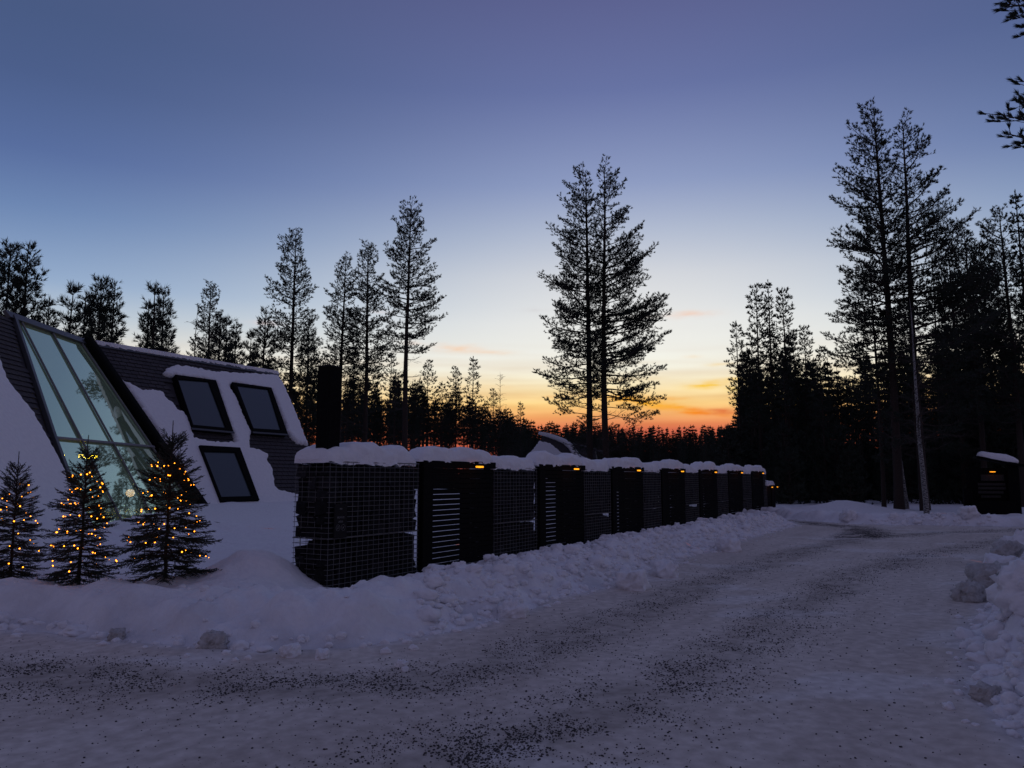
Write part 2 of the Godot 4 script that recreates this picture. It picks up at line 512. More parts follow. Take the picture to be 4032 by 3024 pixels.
const TREES := [
	[-20.08, 30, 10.93, "young_a", "wide dark pine at the left edge of the picture above the cabin", "pines behind the cabin"],
	[-19.7, 30.5, 11.15, "young_b", "tall dense pine second from the left edge above the glass wall", "pines behind the cabin"],
	[-20.2, 33, 9.51, "young_c", "short bushy pine right of the two tall left edge pines", "pines behind the cabin"],
	[-19.27, 33, 10.11, "spiky", "thin spiky pine with long upswept shoots behind the glazed roof", "pines behind the cabin"],
	[-19.77, 35, 10.25, "young_c", "small pointed pine just right of the spiky upswept pine", "pines behind the cabin"],
	[-16.88, 31, 9.79, "young_a", "broad pine with a double top behind the snowy cabin ridge", "pines behind the cabin"],
	[-16.88, 32, 9.91, "young_b", "dark pine leaning against the broad double topped pine", "pines behind the cabin"],
	[-16.36, 34, 9.57, "young_c", "lower left pine of the trio behind the middle of the ridge", "pines behind the cabin"],
	[-15.6, 33, 10.09, "spiky", "slim tall middle pine of the trio behind the ridge", "pines behind the cabin"],
	[-16.14, 35, 10.29, "young_b", "right pine of the trio behind the ridge, with one long side branch", "pines behind the cabin"],
	[-14.36, 36, 10.93, "tall_c", "lone taller pine above the right half of the cabin ridge", "pines behind the cabin"],
	[-14.64, 38, 9.82, "young_c", "small pine close against the right of the lone ridge pine", "pines behind the cabin"],
	[-14.66, 39, 9.89, "spiky", "open little pine, second right of the lone ridge pine", "pines behind the cabin"],
	[-14.58, 40, 9.86, "young_c", "slender small pine, third right of the lone ridge pine", "pines behind the cabin"],
	[-14.47, 42, 9.72, "spiky", "smallest pointed pine left of the cabin's right roof corner", "pines behind the cabin"],
	[-14.35, 44, 11.42, "young_b", "middle sized pine standing behind the cabin's right roof corner", "pines behind the cabin"],
	[-12.73, 44, 16.3, "tall_a", "tall pine rising just right of the cabin's right roof corner", "pines behind the cabin"],
	[-12.59, 47, 11.36, "young_b", "shorter pine tucked behind the right side of the tall cabin pine", "pines behind the cabin"],
	[-11.16, 50, 16.39, "tall_b", "left and lowest of the three tall pines above the corner gabion", "pines beyond the gabion fence"],
	[-9.19, 48, 16.71, "tall_c", "middle of the three tall pines above the corner gabion", "pines beyond the gabion fence"],
	[-6.2, 45, 18.23, "tall_d", "tallest of the three pines above the corner gabion, with bare lower limbs", "pines beyond the gabion fence"],
	[-11.44, 72, 13.43, "forest_a", "small forest pine between the middle and tallest gabion pines", "pines beyond the gabion fence"],
	[-8.25, 75, 13.23, "forest_b", "forest pine directly right of the tallest gabion pine", "pines beyond the gabion fence"],
	[-7.32, 80, 11.7, "forest_a", "low forest pine in the dip right of the tallest gabion pine", "pines beyond the gabion fence"],
	[-5.73, 78, 12.98, "forest_b", "forked forest pine left of the pointed mid forest pine", "pines beyond the gabion fence"],
	[-3.68, 72, 13.08, "forest_a", "tall pointed pine standing out of the mid forest before the orange sky", "pines beyond the gabion fence"],
	[-2.18, 90, 12.09, "forest_b", "slight pine at the thinning end of the mid forest", "pines beyond the gabion fence"],
	[1.09, 100, 11.55, "forest_a", "small isolated pine against the brightest orange of the low sky", "pines beyond the gabion fence"],
	[4.52, 45, 20.48, "pair_left", "left tall pine of the central pair behind the fence", "central pine pair"],
	[5.45, 44.3, 20.39, "pair_right", "right tall pine of the central pair, reaching long limbs to the right", "central pine pair"],
	[17.76, 60, 14.06, "forest_a", "outermost left pine of the cluster behind the fence's far end", "pine cluster behind the fence end"],
	[18.77, 58, 16.48, "forest_b", "second pine from the left in the cluster behind the fence's far end", "pine cluster behind the fence end"],
	[19.38, 57, 16.65, "spire", "thinnest and tallest pine of the cluster behind the fence's far end", "pine cluster behind the fence end"],
	[20.83, 58, 16.26, "forest_b", "fourth pine from the left in the cluster behind the fence's far end", "pine cluster behind the fence end"],
	[22.97, 62, 13.24, "forest_a", "low pine on the right shoulder of the fence end cluster", "pine cluster behind the fence end"],
	[23.14, 60, 13.69, "forest_b", "rightmost pointed pine of the fence end cluster", "pine cluster behind the fence end"],
	[25.0, 62, 12.25, "forest_a", "small pine in the gap between fence end cluster and tall right pair", "pines right of the lane"],
	[17.67, 37, 12.31, "forest_b", "shorter thick trunked pine left of the tall right pair", "pines right of the lane"],
	[17.88, 36, 19.94, "pair_left", "taller left pine of the big pair at the road bend", "pines right of the lane"],
	[18.83, 35.5, 18.91, "pair_right", "right pine of the big pair at the road bend", "pines right of the lane"],
	[26.27, 47, 14.76, "forest_a", "dark pine close behind the right of the big road bend pair", "pines right of the lane"],
	[25.66, 44, 15.17, "young_b", "first round topped pine right of the big road bend pair", "pines right of the lane"],
	[25.53, 42, 15.63, "tall_b", "second round topped pine right of the big road bend pair", "pines right of the lane"],
	[28.2, 45, 15.63, "young_a", "pine in the dip left of the two tall right edge pines", "pines right of the lane"],
	[26.28, 40, 16.25, "tall_a", "left of the two tall pines at the right edge", "pines right of the lane"],
	[26.83, 39.5, 16.96, "spire", "slim right edge pine with a bare leader, tallest at the edge", "pines right of the lane"],
	[29.36, 42, 16.17, "tall_c", "pine half cut off by the right edge behind the sign kiosk", "pines right of the lane"],
]

# ---------------------------------------------------------------- trees
func tuft(mb: MB, p: Vector3, d: Vector3, l: float, blades: int, wid: float, r: RandomNumberGenerator, spread := 0.75) -> void:
	# a brush of needles at the end of a shoot
	for k in blades:
		var q := (d + Vector3(r.randf_range(-1, 1), r.randf_range(-1, 1), r.randf_range(-1, 1)) * spread).normalized()
		var side := q.cross(Vector3(r.randf_range(-1, 1), r.randf_range(-1, 1), r.randf_range(-1, 1))).normalized()
		var b := p - d * l * r.randf_range(0.0, 0.45)
		var ll := l * r.randf_range(0.65, 1.1)
		mb.tri(b - side * wid, b + side * wid, b + q * ll, q.cross(side))

func limb(wood: MB, green: MB, from: Vector3, dir: Vector3, len_: float, rad: float, o: Dictionary, r: RandomNumberGenerator, bare: bool) -> void:
	var pts := PackedVector3Array([from])
	var rr := PackedFloat32Array([rad])
	var d := dir
	var segs := 6
	var sag: float = o.get("sag", 0.06)
	for k in segs:
		var u := (k + 1.0) / segs
		d = (d + Vector3(r.randf_range(-0.1, 0.1), (-sag if u < 0.5 else sag * 2.2) + r.randf_range(-0.06, 0.06), r.randf_range(-0.1, 0.1))).normalized()
		pts.append(pts[k] + d * len_ / segs)
		rr.append(maxf(rad * (1.0 - 0.85 * u), 0.005))
	wood.tube(pts, rr, 3)
	var step: float = o.get("twig_step", 0.12)
	var n := maxi(3, int(len_ / step))
	var tl: float = o.tuft
	for k in n:
		var u := lerpf(0.18 if bare else o.get("inner", 0.25), 1.0, (k + r.randf()) / n)
		var f := u * segs
		var i := mini(int(f), segs - 1)
		var p := pts[i].lerp(pts[i + 1], f - i)
		var ax := (pts[i + 1] - pts[i]).normalized()
		var side := ax.cross(Vector3.UP).normalized() * (1.0 if k % 2 == 0 else -1.0)
		var td := (ax * r.randf_range(0.5, 1.0) + side * r.randf_range(0.5, 1.0) + Vector3.UP * r.randf_range(-0.4, o.get("lift", 0.6))).normalized()
		var tlen: float = (0.42 * len_ * (1.08 - u) + o.get("twig_min", 0.16)) * r.randf_range(0.7, 1.2)
		var e := p + td * tlen
		var mid := p.lerp(e, 0.5) + Vector3(0, -0.04 * tlen, 0)
		wood.tube(PackedVector3Array([p, mid, e]), PackedFloat32Array([maxf(rad * 0.3, 0.006), 0.005, 0.004]), 3)
		if bare:
			if r.randf() < 0.5:
				wood.tube(PackedVector3Array([mid, mid + (td + Vector3(r.randf_range(-1, 1), r.randf_range(-0.3, 1), r.randf_range(-1, 1)) * 0.8).normalized() * tlen * 0.6]), PackedFloat32Array([0.006, 0.003]), 3)
			continue
		var m := maxi(1, int(tlen / o.get("tuft_step", 0.10)))
		for q in m:
			var at := p.lerp(e, 1.0 - float(q) / (m + 0.6))
			var sd_ := td
			if q > 0:
				sd_ = (td + Vector3(r.randf_range(-1, 1), r.randf_range(-0.2, 1.0), r.randf_range(-1, 1)) * 0.9).normalized()
				var e2 := at + sd_ * tl * r.randf_range(0.5, 1.2)
				at = e2
			tuft(green, at, (sd_ + Vector3.UP * 0.35).normalized(), tl, o.blades, o.wid, r, o.get("fan", 0.75))
	if not bare:
		tuft(green, pts[segs], d, tl * 1.2, o.blades + 2, o.wid, r, o.get("fan", 0.75))

func pine_parts(seed_: int, o: Dictionary) -> Array:
	# returns the three meshes of one pine: trunk, branches, crown of needles; o.h is its height
	var r := RandomNumberGenerator.new()
	r.seed = seed_
	var trunk := MB.new()
	var wood := MB.new()
	var green := MB.new()
	var H: float = o.h
	var pts := PackedVector3Array()
	var rr := PackedFloat32Array()
	var bend := Vector3(r.randf_range(-1, 1), 0, r.randf_range(-1, 1)) * H * 0.006
	var r0: float = o.get("girth", 0.0105) * H
	for k in 15:
		var u := k / 14.0
		pts.append(Vector3(0, u * H * 0.985 - 0.35 * (1.0 - u), 0) + bend * sin(u * PI * 1.4) + Vector3(r.randf_range(-1, 1), 0, r.randf_range(-1, 1)) * 0.012)
		rr.append(r0 * (1.0 - u) ** 0.8 + 0.012 + (r0 * 0.25 if k == 0 else 0.0))
	trunk.tube(pts, rr, 9)
	var at_h := func(y: float) -> Vector3:
		var f := clampf(y / (H * 0.985), 0.0, 0.999) * 14.0
		return pts[int(f)].lerp(pts[int(f) + 1], f - int(f))
	var base: float = o.base * H
	var y := H * 0.985
	tuft(green, at_h.call(y), Vector3.UP, o.tuft * 1.5, o.blades + 4, o.wid, r, 0.45)
	var bias := Vector2.from_angle(o.get("bias_dir", 0.0))
	while y > base:
		y -= o.get("whorl", 0.36) * r.randf_range(0.7, 1.25)
		var t := clampf((H - y) / (H - base), 0.0, 1.0)
		var prof: float = (0.10 + 0.9 * pow(t, o.get("taper", 0.75))) * (1.0 - 0.35 * smoothstep(0.82, 1.0, t))
		var n: int = r.randi_range(o.get("n0", 4), o.get("n1", 6))
		var a0 := r.randf() * TAU
		for k in n:
			var a := a0 + TAU * k / n + r.randf_range(-0.4, 0.4)
			var fl: float = 1.0 + o.get("bias", 0.0) * bias.dot(Vector2(cos(a), sin(a)))
			var L: float = o.spread * prof * fl * r.randf_range(0.4, 1.1)
			if r.randf() < o.get("gaps", 0.08):
				continue
			if r.randf() < o.get("longs", 0.05):
				L *= 1.25
			var el := deg_to_rad(lerpf(o.get("up", 58.0), o.get("low", 8.0), pow(t, 0.55)) + r.randf_range(-10, 10))
			var d := Vector3(cos(a) * cos(el), sin(el), sin(a) * cos(el))
			limb(wood, green, at_h.call(y), d, maxf(L, 0.18), 0.012 + 0.014 * L, o, r, false)
	# dead limbs below the crown
	for k in int(o.get("dead", 8)):
		y = lerpf(base, base * o.get("dead_low", 0.55), (k + r.randf()) / maxf(o.get("dead", 8), 1.0))
		var a := r.randf() * TAU
		var el := r.randf_range(-0.15, 0.3)
		var L: float = o.spread * r.randf_range(0.25, 0.75) * (1.0 + 0.6 * o.get("bias", 0.0) * bias.dot(Vector2(cos(a), sin(a))))
		limb(wood, green, at_h.call(y), Vector3(cos(a) * cos(el), sin(el), sin(a) * cos(el)), L, 0.03, o, r, r.randf() > o.get("dead_green", 0.2))
	return [trunk.mesh(M.bark), wood.mesh(M.twig), green.mesh(M.needles)]

func pine_kinds() -> Dictionary:
	var near := {"blades": 8, "wid": 0.016}
	var K := {}
	var specs := {
		"pair_left": {"h": 20.0, "base": 0.33, "spread": 2.9, "tuft": 0.145, "taper": 0.6, "bias": 0.5, "bias_dir": PI, "dead": 20, "dead_green": 0.3, "longs": 0.03, "gaps": 0.12, "low": 2.0, "dead_low": 0.4},
		"pair_right": {"h": 20.0, "base": 0.33, "spread": 3.3, "tuft": 0.145, "taper": 0.65, "bias": 0.5, "bias_dir": 0.0, "dead": 22, "dead_green": 0.35, "longs": 0.08, "gaps": 0.16, "low": 2.0, "dead_low": 0.4},
		"tall_a": {"h": 17.0, "base": 0.30, "spread": 2.7, "tuft": 0.15, "taper": 0.7, "dead": 6, "gaps": 0.18, "low": 2.0, "bias": 0.3, "bias_dir": PI},
		"tall_b": {"h": 17.0, "base": 0.33, "spread": 2.5, "tuft": 0.145, "taper": 0.6, "dead": 6, "gaps": 0.1},
		"tall_c": {"h": 17.0, "base": 0.40, "spread": 2.4, "tuft": 0.15, "taper": 0.6, "dead": 8, "gaps": 0.12, "longs": 0.1},
		"tall_d": {"h": 18.0, "base": 0.48, "spread": 2.6, "tuft": 0.145, "taper": 0.5, "dead": 12, "gaps": 0.14, "dead_low": 0.55, "dead_green": 0.0, "longs": 0.08},
		"young_a": {"h": 11.0, "base": 0.05, "spread": 2.3, "tuft": 0.25, "taper": 0.65, "low": 20.0, "up": 68.0, "dead": 0, "gaps": 0.1, "lift": 0.7},
		"young_b": {"h": 11.0, "base": 0.05, "spread": 1.9, "tuft": 0.23, "taper": 0.7, "low": 18.0, "up": 66.0, "dead": 0, "gaps": 0.1, "lift": 0.7, "longs": 0.1},
		"young_c": {"h": 10.0, "base": 0.05, "spread": 1.7, "tuft": 0.22, "taper": 0.8, "low": 12.0, "up": 60.0, "dead": 0, "gaps": 0.08},
		"spiky": {"h": 10.0, "base": 0.05, "spread": 1.6, "tuft": 0.30, "taper": 0.7, "low": 22.0, "up": 60.0, "dead": 0, "gaps": 0.15, "whorl": 0.62, "twig_step": 0.4, "lift": 0.8},
		"forest_a": {"h": 15.0, "base": 0.54, "spread": 1.7, "tuft": 0.2, "taper": 0.6, "dead": 8, "gaps": 0.1, "whorl": 0.5, "girth": 0.008, "dead_low": 0.4},
		"forest_b": {"h": 15.0, "base": 0.48, "spread": 1.9, "tuft": 0.2, "taper": 0.55, "dead": 8, "gaps": 0.1, "whorl": 0.5, "girth": 0.008, "dead_low": 0.4},
		"spire": {"h": 17.0, "base": 0.35, "spread": 1.6, "tuft": 0.15, "taper": 1.1, "dead": 6, "gaps": 0.15, "girth": 0.008},
	}
	var sd_ := 100
	for k in specs:
		var o: Dictionary = near.duplicate()
		o.merge(specs[k], true)
		if k.begins_with("forest") or k == "spire":
			o.merge({"blades": 6, "wid": 0.03, "twig_step": 0.22}, true)
		K[k] = [pine_parts(sd_, o), o.h]
		sd_ += 1
	return K

func plant(kind: Array, called: String, x: float, zf: float, top: float, turn: float, label: String, group: String) -> Node3D:
	var g := ground(x, zf) if absf(x) < 33.0 and zf < 62.0 else 0.02
	var o := thing(called, w3(x, g, zf), turn, label, "tree", group)
	var s: float = (top - g) / kind[1]
	for k in 3:
		part(["trunk", "branches", "crown"][k], kind[0][k], o, Transform3D(Basis.from_scale(Vector3.ONE * s), Vector3.ZERO))
	return o

func birch(seed_: int, H: float, lean: Vector3, x: float, zf: float, label: String, white: bool) -> void:
	var r := RandomNumberGenerator.new()
	r.seed = seed_
	var trunk := MB.new()
	var wood := MB.new()
	var pts := PackedVector3Array()
	var rr := PackedFloat32Array()
	var r0 := 0.11 if white else H * 0.006
	for k in 14:
		var u := k / 13.0
		pts.append(Vector3(0, u * H - 0.3 * (1.0 - u), 0) + lean * (u + 0.35 * sin(u * 5.0) * u) + Vector3(r.randf_range(-1, 1), 0, r.randf_range(-1, 1)) * 0.02)
		rr.append(r0 * (1.0 - u) ** 0.9 + 0.006)
	trunk.tube(pts, rr, 8)
	for k in int(H * 5.5):
		var u := r.randf_range(0.32, 0.99)
		var f := u * 13.0
		var i := mini(int(f), 12)
		var p := pts[i].lerp(pts[i + 1], f - i)
		var a := r.randf() * TAU
		var L := H * 0.17 * (1.08 - u) * r.randf_range(0.6, 1.3) + 0.25
		var d := Vector3(cos(a) * 0.6, 0.85, sin(a) * 0.6).normalized()
		var q := PackedVector3Array([p])
		for s in 5:
			d = (d + Vector3(cos(a) * 0.1, -0.13, sin(a) * 0.1) + Vector3(r.randf_range(-1, 1), r.randf_range(-1, 1), r.randf_range(-1, 1)) * 0.15).normalized()
			q.append(q[s] + d * L / 5.0)
			if s > 0:
				var td := (d + Vector3(r.randf_range(-1, 1), r.randf_range(-0.8, 0.3), r.randf_range(-1, 1)) * 0.9).normalized()
				wood.tube(PackedVector3Array([q[s], q[s] + td * L * 0.2, q[s] + td * L * 0.36 - Vector3(0, L * 0.06, 0)]), PackedFloat32Array([0.008, 0.006, 0.004]), 3)
		wood.tube(q, PackedFloat32Array([0.02, 0.015, 0.012, 0.009, 0.007, 0.005]), 3)
	var g := ground(x, zf)
	var o := thing("birch_tree", w3(x, g, zf), 0.0, label, "tree", "birches among the pines")
	part("trunk", trunk.mesh(M.birch_bark if white else M.bark), o)
	part("branches", wood.mesh(M.twig), o)

# canopy line: azimuth, elevation in degrees that the wood reaches up to
const CANOPY := [[-60.0, 12.0], [-34.3, 11.6], [-26.3, 11.0], [-17.2, 10.4], [-13.9, 9.6], [-8.8, 8.2], [-3.7, 7.0], [-0.2, 5.2], [1.5, 4.4], [6.7, 3.9], [15.9, 3.9], [16.8, 10.0], [20.0, 10.4], [21.4, 8.4], [24.5, 8.6], [28.9, 9.0], [34.5, 9.5], [60.0, 11.0]]

func wood_mass(called: String, label: String, kinds: Array, design: float, count: int, a0: float, a1: float, z0: float, z1: float, hmin: float, hmax: float, seed_: int) -> void:
	var r := RandomNumberGenerator.new()
	r.seed = seed_
	var per := []
	for k in kinds.size():
		per.append([])
	for k in count:
		var az := deg_to_rad(r.randf_range(a0, a1))
		var zf := sqrt(r.randf_range(z0 * z0, z1 * z1))
		var x := tan(az) * zf
		var dist := Vector2(x, zf).length()
		var deg := rad_to_deg(az)
		var i := 0
		while i < CANOPY.size() - 2 and deg > CANOPY[i + 1][0]:
			i += 1
		var lim := lerpf(CANOPY[i][1], CANOPY[i + 1][1], clampf((deg - CANOPY[i][0]) / (CANOPY[i + 1][0] - CANOPY[i][0]), 0.0, 1.0))
		var h := minf(r.randf_range(hmin, hmax), (tan(deg_to_rad(lim)) * dist + 1.6) * r.randf_range(0.72, 1.0))
		var s := h / design
		per[r.randi() % kinds.size()].append(Transform3D(Basis(Vector3.UP, r.randf() * TAU).scaled(Vector3(s * r.randf_range(0.85, 1.15), s, s * r.randf_range(0.85, 1.15))), w3(x, 0.05, zf)))
	var wood := Node3D.new()
	wood.name = numbered(called)
	add_child(wood)
	tag(wood, label, "forest", "", "stuff")
	for k in kinds.size():
		var mm := MultiMesh.new()
		mm.transform_format = MultiMesh.TRANSFORM_3D
		mm.mesh = kinds[k]
		mm.instance_count = per[k].size()
		for q in per[k].size():
			mm.set_instance_transform(q, per[k][q])
		var o := MultiMeshInstance3D.new()
		o.name = "pines"
		o.multimesh = mm
		wood.add_child(o, true)

func make_trees() -> void:
	var K := pine_kinds()
	for t in TREES:
		var turn := 0.0 if (t[3] as String).begins_with("pair") else fmod(t[0] * 7.31 + t[1], TAU)
		plant(K[t[3]], "pine_tree", t[0], t[1], t[2], turn, t[4], t[5])
	birch(301, 9.0, Vector3(0.3, 0, 0), -15.4, 36.5, "small bare birch showing between the ridge trio and the lone ridge pine", false)
	birch(302, 13.3, Vector3(-0.4, 0, 0.2), -1.1, 86.0, "pale bare birch with drooping twigs before the orange sky", false)
	birch(303, 8.0, Vector3(-0.7, 0, 0.3), 18.72, 36.9, "leaning white barked birch left of the straight one at the road bend", true)
	birch(304, 9.0, Vector3(-0.15, 0, -0.1), 16.9, 31.8, "straight white barked birch right of the big pair's trunks", true)
	birch(305, 10.0, Vector3(0.5, 0, 0.0), 21.2, 62.0, "thin white barked birch among the fence end cluster trunks", true)
	# leaner pines that fill the wood
	var o := {"h": 13.0, "base": 0.10, "spread": 1.6, "tuft": 0.26, "blades": 6, "wid": 0.04, "taper": 0.95, "whorl": 0.6, "twig_step": 0.5, "dead": 3, "girth": 0.008}
	var low := []
	var high := []
	for k in 3:
		o.base = 0.08 + 0.06 * k
		low.append(joined(pine_parts(400 + k, o)))
		o.base = 0.56 + 0.04 * k
		high.append(joined(pine_parts(410 + k, o)))
	wood_mass("forest", "dark pine wood closing the view behind the cabin", low, 13.0, 240, -62.0, -17.0, 46.0, 100.0, 8.0, 14.0, 501)
	wood_mass("forest", "open pine wood with the sunset glowing between its trunks", high, 13.0, 190, -17.0, 1.5, 62.0, 125.0, 9.0, 14.0, 502)
	wood_mass("forest", "far off pine wood along the orange horizon", low, 13.0, 760, -1.0, 18.0, 150.0, 260.0, 11.0, 20.0, 503)
	wood_mass("forest", "dense black pine wood right of the lane", low, 13.0, 380, 16.6, 62.0, 58.0, 120.0, 10.0, 19.0, 504)
	wood_mass("forest", "dense black pine wood right of the lane", high, 13.0, 110, 16.6, 60.0, 44.0, 70.0, 10.0, 17.0, 505)

	# thicket of saplings at the foot of the wood
	var bush := []
	for k in 2:
		bush.append(joined(pine_parts(430 + k, {"h": 3.0, "base": 0.02, "spread": 1.0, "tuft": 0.2, "blades": 6, "wid": 0.03, "taper": 0.6, "whorl": 0.3, "twig_step": 0.22, "dead": 0, "girth": 0.01})))
	wood_mass("thicket", "low dark thicket of saplings under the pines left of the lane", bush, 3.0, 240, -30.0, 16.5, 58.0, 76.0, 1.8, 3.1, 506)
	wood_mass("thicket", "low dark thicket of saplings under the pines right of the lane", bush, 3.0, 420, 15.5, 60.0, 43.0, 66.0, 2.2, 5.0, 507)

func joined(parts: Array) -> ArrayMesh:
	var m := ArrayMesh.new()
	for k in 3:
		var p: ArrayMesh = parts[k]
		if p.get_surface_count():
			m.add_surface_from_arrays(Mesh.PRIMITIVE_TRIANGLES, p.surface_get_arrays(0))
			m.surface_set_material(m.get_surface_count() - 1, p.surface_get_material(0))
	return m

# ---------------------------------------------------------------- lit spruces
func twig_needles(mb: MB, a: Vector3, b: Vector3, r: RandomNumberGenerator, nl: float) -> void:
	var d := (b - a)
	var L := d.length()
	d /= L
	var n := maxi(2, int(L / 0.012))
	for k in n:
		var p := a + d * L * (k + r.randf()) / n
		for q in 4:
			var o := (d * 0.7 + Vector3(r.randf_range(-1, 1), r.randf_range(-0.8, 1), r.randf_range(-1, 1)).normalized()).normalized()
			var side := o.cross(Vector3(r.randf_range(-1, 1), r.randf_range(-1, 1), r.randf_range(-1, 1))).normalized() * 0.0036
			mb.tri(p - side, p + side, p + o * nl * r.randf_range(0.7, 1.2), o.cross(side).normalized())

func spruce_parts(seed_: int, H: float, spread: float) -> Array:
	var r := RandomNumberGenerator.new()
	r.seed = seed_
	var trunk := MB.new()
	var wood := MB.new()
	var green := MB.new()
	var pts := PackedVector3Array()
	var rr := PackedFloat32Array()
	for k in 10:
		var u := k / 9.0
		pts.append(Vector3(r.randf_range(-1, 1) * 0.008, u * H - 0.12 * (1.0 - u), r.randf_range(-1, 1) * 0.008))
		rr.append(0.022 * (1.0 - u) + 0.0045)
	trunk.tube(pts, rr, 7)
	twig_needles(green, Vector3(0, H * 0.80, 0), Vector3(0, H, 0), r, 0.013)
	var y := H * 0.84
	while y > 0.03:
		var t := 1.0 - y / H
		var n := r.randi_range(5, 7) if t < 0.3 else r.randi_range(6, 9)
		var a0 := r.randf() * TAU
		for k in n:
			var a := a0 + TAU * k / n + r.randf_range(-0.35, 0.35)
			var L := spread * (0.12 + 0.95 * pow(t, 0.85)) * r.randf_range(0.55, 1.15)
			if y < 0.3:
				L *= 0.8
			var el := lerpf(0.95, -0.05, smoothstep(0.12, 0.75, t)) + r.randf_range(-0.15, 0.15)
			var d := Vector3(cos(a) * cos(el), sin(el), sin(a) * cos(el))
			var p := Vector3(0, y + r.randf_range(-0.03, 0.03), 0)
			var q := PackedVector3Array([p])
			for s in 5:
				d = (d + Vector3(0, -0.05 if s < 3 else 0.1, 0) + Vector3(r.randf_range(-1, 1), r.randf_range(-1, 1), r.randf_range(-1, 1)) * 0.05).normalized()
				q.append(q[s] + d * L / 5.0)
			wood.tube(q, PackedFloat32Array([0.008, 0.006, 0.005, 0.004, 0.003, 0.002]), 3)
			for s in 5:
				if s > 0 or L < 0.2:
					twig_needles(green, q[s], q[s + 1], r, 0.016)
			if L > 0.12:
				var m := int(L / 0.024)
				for s in m:
					var u := lerpf(0.22, 0.96, (s + r.randf()) / m)
					var f := u * 5.0
					var i := mini(int(f), 4)
					var b := q[i].lerp(q[i + 1], f - i)
					var ax := (q[i + 1] - q[i]).normalized()
					var sd_ := ax.cross(Vector3.UP).normalized() * (1.0 if s % 2 == 0 else -1.0)
					var e := b + (ax * 0.9 + sd_ * 0.75 + Vector3(0, r.randf_range(-0.5, 0.35), 0)).normalized() * (0.36 * L * (1.05 - u) + 0.045) * r.randf_range(0.7, 1.15)
					wood.tube(PackedVector3Array([b, e]), PackedFloat32Array([0.003, 0.0018]), 3)
					twig_needles(green, b, e, r, 0.015)
		y -= r.randf_range(0.045, 0.075) * (1.3 if t < 0.3 else 1.0)
	return [trunk.mesh(M.bark), wood.mesh(M.twig), green.mesh(M.spruce_needles)]

func make_spruces() -> void:
	var S := [spruce_parts(601, 2.0, 0.62), spruce_parts(602, 2.0, 0.70)]
	var bulb := SphereMesh.new()
	bulb.radius = 0.007
	bulb.height = 0.014
	bulb.radial_segments = 8
	bulb.rings = 4
	bulb.material = M.bulb_light
	var rows := [
		[-6.63, 10.4, 1.80, 0, 1.9, "small lit spruce cut off by the left edge of the picture", "string of amber lights on the spruce at the left edge", 50],
		[-5.30, 9.65, 1.98, 0, 0.0, "middle one of the three lit spruces, before the glass wall", "string of amber lights on the middle spruce", 84],
		[-4.25, 9.65, 2.16, 1, 0.0, "right and largest of the three lit spruces", "string of amber lights on the right hand spruce", 88]]
	var k0 := 0
	for t in rows:
		var g := ground(t[0], t[1])
		var o := thing("spruce_tree", w3(t[0], g, t[1]), t[4], t[5], "tree", "spruces hung with lights")
		var H: float = t[2] - g + 0.15
		var sc := H / 2.0
		for k in 3:
			part(["trunk", "branches", "crown"][k], S[t[3]][k], o, Transform3D(Basis.from_scale(Vector3.ONE * sc), Vector3.ZERO))
		# the light string: winds up the tree in loose loops
		var l := thing("light_string", w3(t[0], g, t[1]), 0.0, t[6], "lights", "light strings on the spruces")
		var r := RandomNumberGenerator.new()
		r.seed = 700 + k0
		var path := PackedVector3Array()
		var n: int = t[7]
		for k in n * 4:
			var u := float(k) / (n * 4)
			var yy := H * lerpf(0.10, 0.74, pow(u, 0.9)) + 0.06 * sin(u * 41.0 + k0)
			var rad: float = [0.62, 0.62, 0.70][k0] * sc * (0.10 + 0.72 * pow(1.0 - yy / H, 0.95)) * (0.82 + 0.16 * sin(u * 57.0 + 2.0 * k0))
			var an := u * TAU * 6.3 + 1.3 * k0 + 0.5 * sin(u * 23.0)
			path.append(Vector3(cos(an) * rad, yy, sin(an) * rad))
		var cable := MB.new()
		var cr := PackedFloat32Array()
		cr.resize(path.size())
		cr.fill(0.0018)
		cable.tube(path, cr, 3)
		part("cable", cable.mesh(M.black_metal), l)
		for k in n:
			var p := path[k * 4 + (r.randi() % 3)] + Vector3(r.randf_range(-1, 1), r.randf_range(-1, 1), r.randf_range(-1, 1)) * 0.03
			part("bulb", bulb, l, Transform3D(Basis.from_scale(Vector3.ONE * r.randf_range(0.7, 1.35)), p))
		var li := OmniLight3D.new()
		li.name = "string_glow"
		li.light_color = Color(1.0, 0.5, 0.12)
		li.light_energy = 0.006
		li.light_size = 0.3
		li.shadow_enabled = true
		li.omni_range = 12.0
		li.omni_attenuation = 2.0
		li.position = Vector3(0, H * 0.25, 0)
		l.add_child(li)
		k0 += 1

# ---------------------------------------------------------------- fence
func stone_meshes() -> Array:
	var out := []
	var r := RandomNumberGenerator.new()
	r.seed = 41
	for k in 7:
		var mb := MB.new()
		var q := []
		for s in 8:
			var c := Vector3(1 if s & 1 else -1, 1 if s & 2 else -1, 1 if s & 4 else -1) * 0.5
			q.append(c * Vector3(r.randf_range(0.72, 1.05), r.randf_range(0.72, 1.05), r.randf_range(0.7, 1.0)))
		for f in [[0, 1, 3, 2], [4, 5, 7, 6], [0, 1, 5, 4], [2, 3, 7, 6], [0, 2, 6, 4], [1, 3, 7, 5]]:
			var m: Vector3 = (q[f[0]] + q[f[1]] + q[f[2]] + q[f[3]]) / 4.0
			m *= r.randf_range(1.02, 1.22)
			for e in 4:
				var a: Vector3 = q[f[e]]
				var b: Vector3 = q[f[(e + 1) % 4]]
				var nm := (b - a).cross(m - a).normalized()
				mb.tri(a, b, m, nm if nm.dot(m) > 0 else -nm)
		out.append(mb.mesh(M.slate if k % 4 != 3 else M.slate_light))
	return out

